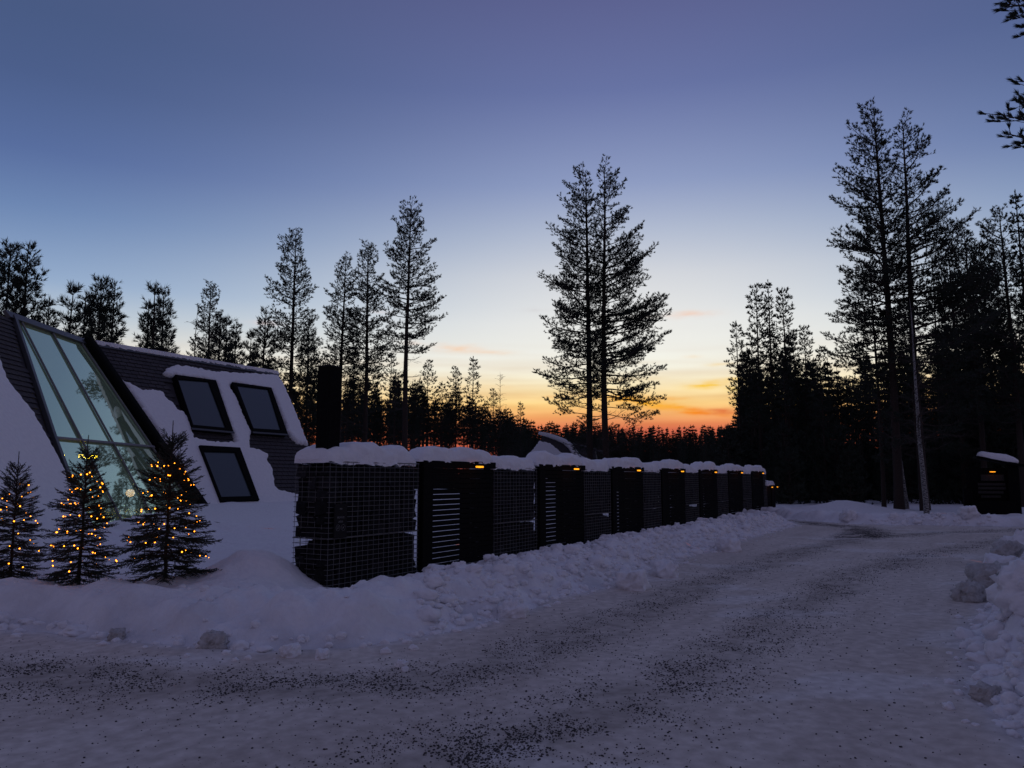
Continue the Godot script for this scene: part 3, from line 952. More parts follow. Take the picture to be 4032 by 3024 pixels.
func wire_panel(mb: MB, o: Vector3, x: Vector3, y: Vector3, nx: int, ny: int, r: RandomNumberGenerator) -> void:
	# welded mesh of rods over the rectangle o, o+x, o+y
	var off := x.cross(y).normalized() * 0.006
	for i in nx + 1:
		var a := o + x * (float(i) / nx)
		var p := PackedVector3Array([a, a + y * 0.5 + off * r.randf_range(-0.6, 0.6), a + y])
		mb.tube(p, PackedFloat32Array([0.0032, 0.0032, 0.0032]), 4)
	for j in ny + 1:
		var a := o + y * (float(j) / ny) + off
		var p := PackedVector3Array([a - x.normalized() * 0.02, a + x * 0.33 + y.normalized() * r.randf_range(-0.004, 0.004), a + x * 0.66 + off * r.randf_range(-0.5, 0.5), a + x + x.normalized() * 0.02])
		mb.tube(p, PackedFloat32Array([0.0036, 0.0036, 0.0036, 0.0036]), 4)

func gabion(t: float, L: float, deep: float, H: float, stones: Array, single: bool, label: String, seed_: int, at := FA) -> void:
	var r := RandomNumberGenerator.new()
	r.seed = seed_
	var p := at + FD * t
	var o := thing("gabion_wall", w3(p.x, -0.06, p.y), PI / 3.0, label, "gabion", "gabions of the fence")
	var split := H * 0.46
	var levels := [[0.0, split - 0.006], [split + 0.008, H]]
	for b in 2:
		var y0: float = levels[b][0]
		var y1: float = levels[b][1]
		var mb := MB.new()
		var ny := int(round((y1 - y0) / 0.066))
		var nx := int(round(L / 0.115))
		wire_panel(mb, Vector3(0, y0, 0), Vector3(L, 0, 0), Vector3(0, y1 - y0, 0), nx, ny, r)
		wire_panel(mb, Vector3(L, y0, -deep), Vector3(-L, 0, 0), Vector3(0, y1 - y0, 0), nx, ny, r)
		wire_panel(mb, Vector3(0, y0, -deep), Vector3(0, 0, deep), Vector3(0, y1 - y0, 0), int(deep / 0.115), ny, r)
		wire_panel(mb, Vector3(L, y0, 0), Vector3(0, 0, -deep), Vector3(0, y1 - y0, 0), int(deep / 0.115), ny, r)
		wire_panel(mb, Vector3(0, y1, 0), Vector3(L, 0, 0), Vector3(0, 0, -deep), nx, int(deep / 0.115), r)
		part("wire_basket", mb.mesh(M.wire), o)
		# stones stacked inside the basket
		var rows := maxi(2, int((y1 - y0) / 0.155))
		var cols := maxi(3, int(L / 0.17))
		var lays := 3
		var fill := MB.new()
		for j in rows:
			for i in cols:
				for k in lays:
					var front: bool = k == 0 or (i == 0)
					var sz := Vector3(L / cols * r.randf_range(1.0, 1.3), (y1 - y0) / rows * r.randf_range(1.0, 1.25), deep / lays * r.randf_range(0.95, 1.15))
					var c := Vector3((i + 0.5) / cols * (L - 0.01) + 0.005 + r.randf_range(-0.02, 0.02), y0 + (j + 0.5) / rows * (y1 - y0 - 0.05), -0.03 - (k + 0.5) / lays * (deep - 0.06) + r.randf_range(-0.015, 0.005))
					if j == rows - 1 and r.randf() < 0.35:
						sz.y *= 0.7
						c.y -= 0.03
					var bs := Basis.from_euler(Vector3(r.randf_range(-0.2, 0.2), r.randf_range(-0.25, 0.25), r.randf_range(-0.3, 0.3))) * Basis.from_scale(sz)
					var mesh: ArrayMesh = stones[r.randi() % stones.size()]
					if single and front:
						part("stone", mesh, o, Transform3D(bs, c))
					else:
						var a := mesh.surface_get_arrays(0)
						var tr := Transform3D(bs, c)
						fill.v.append_array(tr * (a[Mesh.ARRAY_VERTEX] as PackedVector3Array))
						for nm in a[Mesh.ARRAY_NORMAL]:
							fill.n.append((bs * nm).normalized())
		tag(part("stone_fill", fill.mesh(M.slate), o), "", "", "", "stuff")

func slat_gate(t: float, L: float, H: float, label: String, lamp_label: String, first: bool, at := FA) -> void:
	var p := at + FD * t
	var o := thing("slatted_gate", w3(p.x, -0.05, p.y), PI / 3.0, label, "gate", "slatted gates of the fence")
	var r := RandomNumberGenerator.new()
	r.seed = int(t * 100.0)
	var post := MB.new()
	post.cbox(Vector3(0.13, H * 0.5, -0.05), Vector3(0.13, H * 0.5, 0.06), 0.006)
	part("post", post.mesh(M.black_wood), o)
	var p2 := MB.new()
	p2.cbox(Vector3(L - 0.05, H * 0.5, -0.10), Vector3(0.05, H * 0.5, 0.05), 0.006)
	part("post", p2.mesh(M.black_wood), o)
	# inner screen set back behind the right half
	var sc := MB.new()
	sc.cbox(Vector3(L + 0.16, H * 0.48, -0.64), Vector3(0.26, H * 0.48, 0.02), 0.004)
	part("back_screen", sc.mesh(M.black_wood), o)
	var beam := MB.new()
	beam.cbox(Vector3(L * 0.5 + 0.02, H + 0.005, -0.08), Vector3(L * 0.5 + 0.03, 0.055, 0.10), 0.006)
	part("top_beam", beam.mesh(M.black_wood), o)
	var n := 21
	var slat := MB.new()
	slat.cbox(Vector3.ZERO, Vector3((L - 0.26) * 0.5, 0.0365, 0.012), 0.004)
	var sm := slat.mesh(M.black_wood)
	for k in n:
		var y := 0.10 + (H - 0.2) * k / (n - 1.0)
		part("slat", sm, o, Transform3D(Basis.from_euler(Vector3(r.randf_range(-0.06, 0.06), 0, r.randf_range(-0.002, 0.002))), Vector3(0.26 + (L - 0.26) * 0.5, y, -0.02)))
	# slats that close the narrow gap beside the post
	var gs := MB.new()
	gs.cbox(Vector3.ZERO, Vector3(0.06, 0.036, 0.008), 0.003)
	var gm := gs.mesh(M.black_wood)
	if not first:
		for k in n:
			part("gap_slat", gm, o, Transform3D(Basis(), Vector3(-0.062, 0.10 + (H - 0.2) * k / (n - 1.0), -0.03)))
	# lamp
	var q := p + FD * (L * 0.655) - FS * 0.11
	gate_lamp(w3(q.x, H - 0.07, q.y), PI / 3.0, lamp_label)

func gate_lamp(at: Vector3, turn: float, label: String) -> void:
	var o := thing("gate_lamp", at, turn, label, "lamp", "amber lamps on the fence")
	var br := MB.new()
	br.tube(PackedVector3Array([Vector3(-0.12, 0.03, -0.12), Vector3(-0.12, 0.065, -0.02), Vector3(-0.1, 0.075, 0.04), Vector3(0.1, 0.075, 0.05), Vector3(0.125, 0.03, 0.05)]), PackedFloat32Array([0.007, 0.007, 0.007, 0.007, 0.007]), 5)
	part("bracket", br.mesh(M.black_metal), o)
	var hs := MB.new()
	hs.cbox(Vector3(0, 0.022, 0.05), Vector3(0.135, 0.012, 0.045), 0.005)
	part("housing", hs.mesh(M.black_metal), o)
	var gl := MB.new()
	gl.tube(PackedVector3Array([Vector3(-0.105, -0.006, 0.055), Vector3(0.105, -0.006, 0.055)]), PackedFloat32Array([0.0155, 0.0155]), 10, true)
	part("light_tube", gl.mesh(M.amber_light), o)
	var li := OmniLight3D.new()
	li.name = "lamp_light"
	li.light_color = Color(1.0, 0.5, 0.1)
	li.light_energy = 0.006
	li.light_size = 0.03
	li.shadow_enabled = true
	li.omni_range = 12.0
	li.omni_attenuation = 2.0
	li.position = Vector3(0, -0.03, 0.06)
	o.add_child(li)

func snow_cap(t: float, L: float, deep: float, y: float, high: float, seed_: int, label: String, at := FA, group := "snow caps along the fence") -> void:
	# a pillow of snow, rounded over its edges and hanging a little past them
	var f := FastNoiseLite.new()
	f.seed = seed_
	f.frequency = 0.9
	f.fractal_octaves = 3
	var nu := maxi(10, int(L / 0.045))
	var nw := 20
	var mb := MB.new()
	var ring := []
	for i in nu + 1:
		var u := float(i) / nu
		var x := L * u
		var edge := minf(x, L - x)
		var endf := pow(clampf(edge / (high * 0.8), 0.0, 1.0), 0.45)
		var hh := high * (0.80 + 0.34 * f.get_noise_2d(x * 1.1, 3.0)) * (0.12 + 0.88 * endf)
		var row := PackedVector3Array()
		for k in nw + 1:
			var a := PI * (1.0 - float(k) / nw)
			var cx := signf(cos(a)) * pow(absf(cos(a)), 0.42)
			var cy := pow(absf(sin(a)), 0.62)
			var wob := 0.03 * f.get_noise_3d(x * 3.0, cx * 2.0, cy * 2.0)
			var wide := deep * 0.5 + 0.035 * (0.4 + f.get_noise_2d(x * 2.0, 40.0)) + wob
			var sag := -0.05 * pow(absf(cx), 8.0) * (0.4 + 1.2 * absf(f.get_noise_2d(x * 4.0, 70.0)))
			row.append(Vector3(x, hh * cy + sag + wob * 0.8 + 0.01, -deep * 0.5 + cx * wide * (0.75 + 0.25 * endf)))
		ring.append(row)
	var nrm := []
	for i in nu + 1:
		var nr := PackedVector3Array()
		for k in nw + 1:
			var du: Vector3 = ring[mini(i + 1, nu)][k] - ring[maxi(i - 1, 0)][k]
			var dk: Vector3 = ring[i][mini(k + 1, nw)] - ring[i][maxi(k - 1, 0)]
			var m := du.cross(dk).normalized()
			var outw: Vector3 = ring[i][k] - Vector3(L * i / nu, -0.02, -deep * 0.5)
			nr.append(m if m.dot(outw) > 0 else -m)
		nrm.append(nr)
	for i in nu:
		for k in nw:
			mb.smooth(ring[i][k], ring[i + 1][k], ring[i + 1][k + 1], nrm[i][k], nrm[i + 1][k], nrm[i + 1][k + 1])
			mb.smooth(ring[i][k], ring[i + 1][k + 1], ring[i][k + 1], nrm[i][k], nrm[i + 1][k + 1], nrm[i][k + 1])
		mb.quad(ring[i][0], ring[i + 1][0], ring[i + 1][nw], ring[i][nw], Vector3.DOWN)
	for e in [0, nu]:
		for k in range(1, nw):
			mb.tri(ring[e][0], ring[e][k], ring[e][k + 1], Vector3(-1 if e == 0 else 1, 0, 0))
	var p := at + FD * t
	var o := part("snow_pillow", mb.mesh(M.snow_plain), self, Transform3D(Basis(Vector3.UP, PI / 3.0), w3(p.x, y, p.y)))
	tag(o, label, "snow", group)

const ORD := ["first", "second", "third", "fourth", "fifth", "sixth", "seventh"]
const STARTS := [2.06, 5.91, 9.62, 13.2, 16.8, 20.4, 24.0]

func make_fence() -> void:
	var stones := stone_meshes()
	gabion(0.0, 1.93, 0.62, 1.87, stones, true, "corner gabion of dark stones with the black post and sign", 51)
	snow_cap(-0.06, 2.03, 0.66, 1.81, 0.33, 61, "thick rounded snow cap on the corner gabion")
	for k in 7:
		var t: float = STARTS[k]
		slat_gate(t, 2.1, 1.86, "black slatted gate, %s from the corner gabion" % ORD[k], "amber lamp on the %s gate from the corner gabion" % ORD[k], k == 0)
		snow_cap(t - 0.06, 2.2, 0.34, 1.865, 0.27, 62 + k, "snow cap on the %s slatted gate from the corner" % ORD[k])
		var gl: float = (STARTS[k + 1] - 0.13 if k < 6 else t + 2.7) - (t + 2.12)
		gabion(t + 2.12, gl, 0.5, 1.84, stones, k < 3, "stone gabion just past the %s gate from the corner" % ORD[k], 80 + k)
		snow_cap(t + 2.05, gl + 0.12, 0.54, 1.78, 0.26, 90 + k, "snow cap on the gabion past the %s gate" % ORD[k])
	# tall black post rising out of the corner gabion
	var pm := MB.new()
	pm.cbox(Vector3(0, 1.55, 0), Vector3(0.115, 1.55, 0.115), 0.008)
	var pp := FA + FD * 0.15 + FS * 0.2
	var po := thing("black_post", w3(pp.x, 0.0, pp.y), PI / 3.0, "tall square black post sticking up from the corner gabion", "post")
	part("shaft", pm.mesh(M.black_wood), po)
	var cp := MB.new()
	cp.cbox(Vector3(0, 3.112, 0), Vector3(0.12, 0.012, 0.12), 0.004)
	part("top_plate", cp.mesh(M.black_metal), po)
	# notice plate wired to the corner gabion
	var sp := FA + FD * 0.19 - FS * 0.03
	var so := thing("notice_sign", w3(sp.x, 1.03, sp.y), PI / 3.0, "small black notice with two crossed out symbols on the corner gabion", "sign")
	var pl := MB.new()
	pl.cbox(Vector3.ZERO, Vector3(0.125, 0.225, 0.006), 0.002)
	part("plate", pl.mesh(M.black_metal), so)
	for w in [["PRIVATE", 0.045, 0.034], ["AREA", -0.01, 0.034]]:
		var tm := TextMesh.new()
		var sf := SystemFont.new()
		sf.font_names = PackedStringArray(["Droid Serif"])
		tm.font = sf
		tm.text = w[0]
		tm.font_size = 24
		tm.pixel_size = w[2] / 24.0
		tm.depth = 0.001
		tm.material = M.sign_print
		part("lettering", tm, so, Transform3D(Basis(), Vector3(0, w[1], 0.0068)))
	# emblem: three small tapering marks
	var em := MB.new()
	for k in 3:
		var ex := (k - 1) * 0.017
		em.tri(Vector3(ex - 0.006, 0.168, 0.0075), Vector3(ex + 0.006, 0.168, 0.0075), Vector3(ex, 0.142, 0.0075), Vector3.BACK)
	part("emblem", em.mesh(M.sign_print), so)
	for s in [-1.0, 1.0]:
		var ic := MB.new()
		var ring := PackedVector3Array()
		var rad := PackedFloat32Array()
		for k in 25:
			ring.append(Vector3(cos(TAU * k / 24.0), sin(TAU * k / 24.0), 0) * 0.04)
			rad.append(0.0018)
		ic.tube(ring, rad, 4)
		ic.tube(PackedVector3Array([Vector3(-0.028, -0.028, 0), Vector3(0.028, 0.028, 0)]), PackedFloat32Array([0.0018, 0.0018]), 4)
		if s < 0:
			for e in [[-0.018, -0.012, 0.018, -0.012], [-0.018, 0.014, 0.018, 0.014], [-0.018, -0.012, -0.018, 0.014], [0.018, -0.012, 0.018, 0.014]]:
				ic.tube(PackedVector3Array([Vector3(e[0], e[1], 0), Vector3(e[2], e[3], 0)]), PackedFloat32Array([0.0015, 0.0015]), 4)
		else:
			ic.box(Vector3.ZERO, Vector3(0.008, 0, 0), Vector3(0, 0.006, 0), Vector3(0, 0, 0.001))
			for e in [[-0.02, -0.016], [0.02, -0.016], [-0.018, 0.012], [0.018, 0.012]]:
				ic.tube(PackedVector3Array([Vector3.ZERO, Vector3(e[0], e[1], 0)]), PackedFloat32Array([0.002, 0.0015]), 4)
		part("pictogram", ic.mesh(M.sign_print), so, Transform3D(Basis(), Vector3(0.052 * s, -0.09, 0.0075)))
	# the next, lower stretch of fence past the road fork
	var at := Vector2(10.9, 34.4)
	gabion(0.0, 1.15, 0.5, 1.28, stones, false, "low distant gabion past the far end of the fence", 121, at)
	snow_cap(-0.05, 1.25, 0.54, 1.21, 0.22, 122, "snow cap on the low distant gabion", at, "snow caps on the distant fence")
	slat_gate(1.3, 1.3, 1.24, "left slatted gate of the low distant fence", "amber lamp on the left gate of the low distant fence", true, at)
	snow_cap(1.28, 1.35, 0.34, 1.245, 0.24, 123, "snow cap on the left gate of the low distant fence", at, "snow caps on the distant fence")
	slat_gate(2.75, 0.9, 1.24, "right slatted gate of the low distant fence", "amber lamp on the right gate of the low distant fence", true, at)
	snow_cap(2.72, 0.95, 0.34, 1.245, 0.22, 124, "snow cap on the right gate of the low distant fence", at, "snow caps on the distant fence")

# ---------------------------------------------------------------- cabin
const P1 := Vector3(-12.306, 5.432, -22.0)
const UR := Vector3(0.45935418, 0, -0.8882532)
const VR := Vector3(0.56048299, -0.7757872, 0.28985002)
const NR := Vector3(0.68909546, 0.63099463, 0.35636109)
const UL := Vector3(0.06276906, 0, 0.99802808)
const VL := Vector3(0.62837475, -0.77690624, -0.03952042)
const NL := Vector3(0.77537424, 0.62961631, -0.04876568)

func pr(u: float, v: float, h := 0.0) -> Vector3:
	return P1 + UR * u + VR * v + NR * h

func pl_(u: float, v: float, h := 0.0) -> Vector3:
	return P1 + UL * u + VL * v + NL * h

func bar(mb: MB, a: Vector3, b: Vector3, nm: Vector3, wide: float, thick: float) -> void:
	var d := (b - a)
	mb.box((a + b) * 0.5, d * 0.5, d.cross(nm).normalized() * wide * 0.5, nm * thick * 0.5)

func slab(outline: PackedVector2Array, f: Callable, thick: float, mb: MB, seed_: int, inset := 0.05) -> void:
	# an irregular sheet of snow lying on a slope: ragged outline, rounded rim
	var fz := FastNoiseLite.new()
	fz.seed = seed_
	fz.frequency = 2.2
	fz.fractal_octaves = 4
	var rag := PackedVector2Array()
	for i in outline.size():
		var a := outline[i]
		var b := outline[(i + 1) % outline.size()]
		var n := maxi(1, int(a.distance_to(b) / 0.05))
		for k in n:
			var p := a.lerp(b, float(k) / n)
			rag.append(p + Vector2(fz.get_noise_2d(p.x * 2.5, p.y * 2.5), fz.get_noise_2d(p.x * 2.5 + 50.0, p.y * 2.5)) * 0.07)
	var nm: Vector3 = (f.call(0.0, 0.0, 1.0) - f.call(0.0, 0.0, 0.0)).normalized()
	var ou: Vector3 = (f.call(1.0, 0.0, 0.0) - f.call(0.0, 0.0, 0.0))
	var ov: Vector3 = (f.call(0.0, 1.0, 0.0) - f.call(0.0, 0.0, 0.0))
	var prof := [[0.0, 0.0, 0.38], [0.14, 0.38, 0.58], [0.34, 0.58, 0.74], [0.62, 0.74, 0.87], [1.0, 0.87, 0.96], [1.5, 0.96, 1.0]]
	for st in prof:
		var polys: Array = [rag] if st[0] == 0.0 else Geometry2D.offset_polygon(rag, -inset * st[0])
		for q in polys:
			if q.size() < 3 or Geometry2D.is_polygon_clockwise(q) != Geometry2D.is_polygon_clockwise(rag):
				continue
			var lo: float = thick * st[1]
			var hi: float = thick * st[2]
			var tri := Geometry2D.triangulate_polygon(q)
			for k in range(0, tri.size(), 3):
				mb.tri(f.call(q[tri[k]].x, q[tri[k]].y, hi), f.call(q[tri[k + 1]].x, q[tri[k + 1]].y, hi), f.call(q[tri[k + 2]].x, q[tri[k + 2]].y, hi), nm)
			for i in q.size():
				var a: Vector2 = q[i]
				var b: Vector2 = q[(i + 1) % q.size()]
				if a.distance_squared_to(b) < 1e-8:
					continue
				var o2 := Vector2(b.y - a.y, a.x - b.x).normalized()
				if Geometry2D.is_point_in_polygon((a + b) * 0.5 + o2 * 0.004, q):
					o2 = -o2
				mb.quad(f.call(a.x, a.y, lo), f.call(b.x, b.y, lo), f.call(b.x, b.y, hi), f.call(a.x, a.y, hi), (ou * o2.x + ov * o2.y).normalized())

const ROOF_SNOW := [[0.35, 0.92], [0.5, 1.42], [0.78, 1.55], [0.99, 1.72], [1.51, 1.65], [1.73, 1.71], [1.73, 1.95], [1.89, 2.16], [1.94, 2.39], [2.1, 2.49], [2.14, 2.84], [2.08, 3.19], [1.99, 3.47], [2.37, 3.57], [2.78, 3.6], [3.23, 3.61], [3.54, 3.56], [3.6, 3.08], [3.86, 1.82], [4.0, 1.36], [4.1, 0.98], [3.68, 0.92], [2.64, 0.97], [2.51, 0.93], [2.28, 0.97], [2.18, 0.83], [2.46, 0.56], [2.81, 0.41], [3.38, 0.37], [4.24, 0.43], [5.23, 0.33], [6.32, 0.19], [7.48, 0.1], [7.46, 0.67], [7.26, 1.71], [6.91, 3.25], [6.86, 3.52], [6.36, 3.48], [6.12, 2.97], [6.22, 2.77], [6.52, 1.44], [6.58, 0.99], [4.89, 0.93], [4.62, 1.05], [4.64, 1.59], [4.5, 2.51], [4.4, 3.15], [4.09, 3.59], [4.02, 3.78], [4.39, 3.88], [4.6, 4.06], [4.42, 4.37], [4.43, 4.66], [4.16, 5.3], [4.18, 5.48], [4.96, 5.67], [6.3, 5.9], [6.2, 6.9], [1.2, 6.9], [1.01, 5.97], [0.86, 3.54]]

func make_cabin() -> void:
	var c := thing("leaning_cabin", w3(-10.0, 0.0, 24.0), 0.0, "leaning dark shingled cabin with a tall slanted glass wall and snowy roof", "cabin")
	var inv := c.transform.affine_inverse()
	var add := func(called: String, mb: MB, m: Material, parent: Node3D = c) -> MeshInstance3D:
		var moved := PackedVector3Array()
		if parent == c:
			moved = inv * mb.v
		else:
			moved = (parent.transform.affine_inverse() * inv) * mb.v
		mb.v = moved
		return part(called, mb.mesh(m), parent)
	# shell: front faces set 2 cm below the shingles, a narrow flat ridge, a matching slope behind
	var back := Vector3(-0.84, 0, -0.42)
	var far := Vector3(-4.2, -5.5, -2.2)
	var sh := MB.new()
	var tl := pl_(10.2, 0.0)
	var bl := pl_(10.2, 7.1)
	var tm := P1
	var bm := (pr(1.21, 7.1) + pl_(1.27, 7.1)) * 0.5
	var tr := pr(7.52, 0.0)
	var br := pr(6.2, 7.1)
	var down := -0.03
	var glass_l := pl_(3.72, 0.02, down)
	var glass_bl := pl_(7.9, 6.4, down)
	sh.quad(tl + NL * down, glass_l, pl_(7.9, 7.1, down), bl + NL * down, NL)
	sh.quad(tm + NR * down, tr + NR * down, br + NR * down, bm + NR * down, NR)
	var tlb := tl + back * 0.6
	var tmb := tm + back * 0.6
	var trb := tr + back * 0.6
	sh.quad(tl + NL * down, tm + NL * down, tmb, tlb, Vector3.UP)
	sh.quad(tm + NR * down, tr + NR * down, trb, tmb, Vector3.UP)
	sh.quad(tlb, tmb, tmb + far, tlb + far, -NL)
	sh.quad(tmb, trb, trb + far, tmb + far, -NR)
	sh.quad(tr + NR * down, br + NR * down, trb + far, trb, UR)
	sh.quad(tl + NL * down, tlb, tlb + far, bl + NL * down, UL)
	add.call("wall", sh, M.shingle_dark)
	# floor and rear partition seen through the glass
	var inside := MB.new()
	inside.quad(pl_(0.3, 5.9, -0.3), pl_(7.8, 5.9, -0.3), pl_(7.8, 5.9, -0.3) + Vector3(-5, 0, 0), pl_(0.3, 5.9, -0.3) + Vector3(-5, 0, 0), Vector3.UP)
	add.call("floor", inside, M.interior)
	# glass: four panes wide, two high
	var top := [[3.68, 0.05], [3.45, 0.05], [2.01, 0.05], [0.45, 0.05], [0.2, 0.05]]
	var mid := [[6.19, 3.9], [5.1, 3.9], [3.55, 3.9], [1.2, 3.9], [0.99, 3.88]]
	var bot := [[7.62, 6.3], [6.2, 6.3], [4.6, 6.3], [1.62, 6.3], [1.5, 6.3]]
	for lv in 2:
		for k in 4:
			var A: Array = (top if lv == 0 else mid)[k]
			var B: Array = (top if lv == 0 else mid)[k + 1]
			var C: Array = (mid if lv == 0 else bot)[k + 1]
			var D: Array = (mid if lv == 0 else bot)[k]
			var g := MB.new()
			# each pane sits a hair out of true, as real panes do
			var w := [0.004, -0.003, 0.002, -0.004, 0.003, -0.002, 0.004, 0.001][lv * 4 + k] as float
			g.quad(pl_(A[0], A[1], w), pl_(B[0], B[1], -w), pl_(C[0], C[1], w * 0.5), pl_(D[0], D[1], -w * 0.5), NL)
			add.call("glass_pane", g, M.coated_glass)
	for k in 4:
		var mu := MB.new()
		bar(mu, pl_(top[k][0], top[k][1], 0.03), pl_(mid[k][0], mid[k][1], 0.03), NL, 0.038, 0.04)
		bar(mu, pl_(mid[k][0], mid[k][1], 0.03), pl_(bot[k][0], bot[k][1], 0.03), NL, 0.038, 0.04)
		add.call("mullion", mu, M.mullion)
	var tr_ := MB.new()
	bar(tr_, pl_(6.25, 3.9, 0.028), pl_(1.05, 3.88, 0.028), NL, 0.06, 0.04)
	add.call("transom", tr_, M.mullion)
	var hd := MB.new()
	bar(hd, pl_(4.0, -0.02, 0.03), pl_(-0.05, -0.02, 0.03), NL, 0.22, 0.09)
	add.call("head_flashing", hd, M.flashing)
	var hip := MB.new()
	hip.tube(PackedVector3Array([P1 + Vector3(0.05, 0.12, 0.1), (P1 + bm) * 0.5 + NR * 0.08, bm + NR * 0.08]), PackedFloat32Array([0.17, 0.17, 0.17]), 4, true)
	add.call("hip_beam", hip, M.black_wood)
	var lb := MB.new()
	bar(lb, pl_(3.74, 0.0, 0.05), pl_(6.3, 3.86, 0.05), NL, 0.09, 0.10)
	bar(lb, pl_(6.3, 3.86, 0.05), pl_(7.75, 6.2, 0.05), NL, 0.09, 0.10)
	add.call("edge_flashing", lb, M.flashing)
	# ridge flashing over the right hand roof
	var rf := MB.new()
	bar(rf, pr(0.15, -0.02, 0.03), pr(7.56, -0.02, 0.03), NR, 0.20, 0.07)
	add.call("ridge_flashing", rf, M.flashing)
	# windows
	var wins := [
		[[[2.42, 1.18], [3.66, 1.10], [3.3, 3.13], [2.07, 3.1]], [[2.42, 1.0], [4.0, 1.0], [3.52, 3.24], [2.0, 3.2]]],
		[[[4.84, 1.1], [6.3, 1.08], [5.72, 3.04], [4.46, 3.06]], [[4.7, 0.98], [6.5, 0.98], [5.94, 3.18], [4.4, 3.18]]],
		[[[1.93, 4.12], [3.13, 4.11], [2.86, 5.8], [1.7, 5.8]], [[1.9, 3.9], [3.42, 3.92], [3.04, 5.95], [1.62, 5.95]]]]
	for wd in wins:
		var fr := MB.new()
		var hgt := 0.22
		for k in 4:
			var o1: Array = wd[1][k]
			var o2: Array = wd[1][(k + 1) % 4]
			var i1: Array = wd[0][k]
			var i2: Array = wd[0][(k + 1) % 4]
			fr.quad(pr(o1[0], o1[1], hgt), pr(o2[0], o2[1], hgt), pr(i2[0], i2[1], hgt), pr(i1[0], i1[1], hgt), NR)
			var outn := (pr(o2[0], o2[1]) - pr(o1[0], o1[1])).cross(NR).normalized()
			var ctr := pr((wd[1][0][0] + wd[1][2][0]) * 0.5, (wd[1][0][1] + wd[1][2][1]) * 0.5)
			if outn.dot(pr(o1[0], o1[1]) - ctr) < 0: outn = -outn
			fr.quad(pr(o1[0], o1[1], hgt), pr(o2[0], o2[1], hgt), pr(o2[0], o2[1], -0.02), pr(o1[0], o1[1], -0.02), outn)
			fr.quad(pr(i1[0], i1[1], hgt), pr(i2[0], i2[1], hgt), pr(i2[0], i2[1], hgt - 0.05), pr(i1[0], i1[1], hgt - 0.05), -outn)
		var win: MeshInstance3D = add.call("window", fr, M.black_wood)
		var pn := MB.new()
		pn.quad(pr(wd[0][0][0], wd[0][0][1], hgt - 0.04), pr(wd[0][1][0], wd[0][1][1], hgt - 0.04), pr(wd[0][2][0], wd[0][2][1], hgt - 0.04), pr(wd[0][3][0], wd[0][3][1], hgt - 0.04), NR)
		add.call("pane", pn, M.dark_glass, win)
		if wd != wins[2]:
			var sl := MB.new()
			bar(sl, pr(wd[1][3][0] - 0.03, wd[1][3][1] + 0.04, 0.19), pr(wd[1][2][0] + 0.03, wd[1][2][1] + 0.04, 0.19), NR, 0.07, 0.03)
			add.call("sill", sl, M.flashing, win)
	# shingles, course by course, where the snow has slid off
	var snowp := PackedVector2Array()
	for q in ROOF_SNOW:
		snowp.append(Vector2(q[0], q[1]))
	var sm := []
	for k in 3:
		var mb := MB.new()
		mb.cbox(Vector3.ZERO, Vector3([0.123, 0.118, 0.123][k], [0.011, 0.014, 0.010][k], [0.074, 0.070, 0.078][k]), 0.003)
		sm.append(mb.mesh([M.shingle, M.shingle_worn, M.shingle_dark][k]))
	var r := RandomNumberGenerator.new()
	r.seed = 33
	var count := 0
	var rest := MB.new()
	var lay := func(p: Vector3, U: Vector3, V: Vector3, N: Vector3) -> Transform3D:
		return inv * Transform3D(Basis(U, N, U.cross(N)).orthonormalized() * Basis(Vector3.RIGHT, -0.14 * signf(U.cross(N).dot(V))) * Basis(Vector3.UP, r.randf_range(-0.01, 0.01)), p)
	for side in 2:
		for row in 40:
			var v := 0.14 + row * 0.16
			for col in 60:
				var u := (0.0 if side == 0 else 3.5) + col * 0.256 + (0.128 if row % 2 else 0.0)
				if side == 0:
					if u < 0.25 + v * 0.12 or u > 7.4 - v * 0.17 or v > 6.0:
						continue
					var p2 := Vector2(u, v)
					var hid := true
					for e in [Vector2(-0.2, -0.16), Vector2(0.2, -0.16), Vector2(0.2, 0.16), Vector2(-0.2, 0.16)]:
						if not Geometry2D.is_point_in_polygon(p2 + e, snowp):
							hid = false
					if hid or (u > 2.1 and u < 3.5 and v > 1.2 and v < 3.0) or (u > 4.7 and u < 6.1 and v > 1.2 and v < 3.0) or (u > 1.9 and u < 3.1 and v > 4.1):
						continue
				else:
					var e0 := 3.72 + v * 0.664 + 0.17
					var snow_u := 4.9 + 0.75 * v if v < 2.3 else 6.75 + (v - 2.3) * 0.16
					if u < e0 or u > snow_u + 0.15 or v > 5.7:
						continue
				var pos := pr(u, v, 0.004) if side == 0 else pl_(u, v, 0.004)
				var t: Transform3D = lay.call(pos, UR if side == 0 else UL, VR if side == 0 else VL, NR if side == 0 else NL)
				if count < 300:
					part("shingle", sm[r.randi() % 3], c, t)
				else:
					var a: Array = sm[0].surface_get_arrays(0)
					rest.v.append_array(t * (a[Mesh.ARRAY_VERTEX] as PackedVector3Array))
					for nm in a[Mesh.ARRAY_NORMAL]:
						rest.n.append(t.basis * nm)
				count += 1
	if rest.v.size():
		tag(part("shingle_field", rest.mesh(M.shingle), c), "", "", "", "stuff")
	# chimney
	var ch := MB.new()
	var cb := pr(3.9, 0.0) + back * 1.9
	ch.cbox(cb + Vector3(0, 0.05, 0), Vector3(0.17, 0.5, 0.17), 0.01)
	ch.cbox(cb + Vector3(0, 0.57, 0), Vector3(0.21, 0.025, 0.21), 0.006)
	add.call("chimney", ch, M.black_metal)
	# snow on it
	var s1 := MB.new()
	slab(snowp, pr, 0.15, s1, 71, 0.075)
	tag(part("roof_snow", s1.mesh(M.snow_plain), self), "ragged sheet of snow on the cabin roof around its dark windows", "snow", "snow on the cabin")
	var s2 := MB.new()
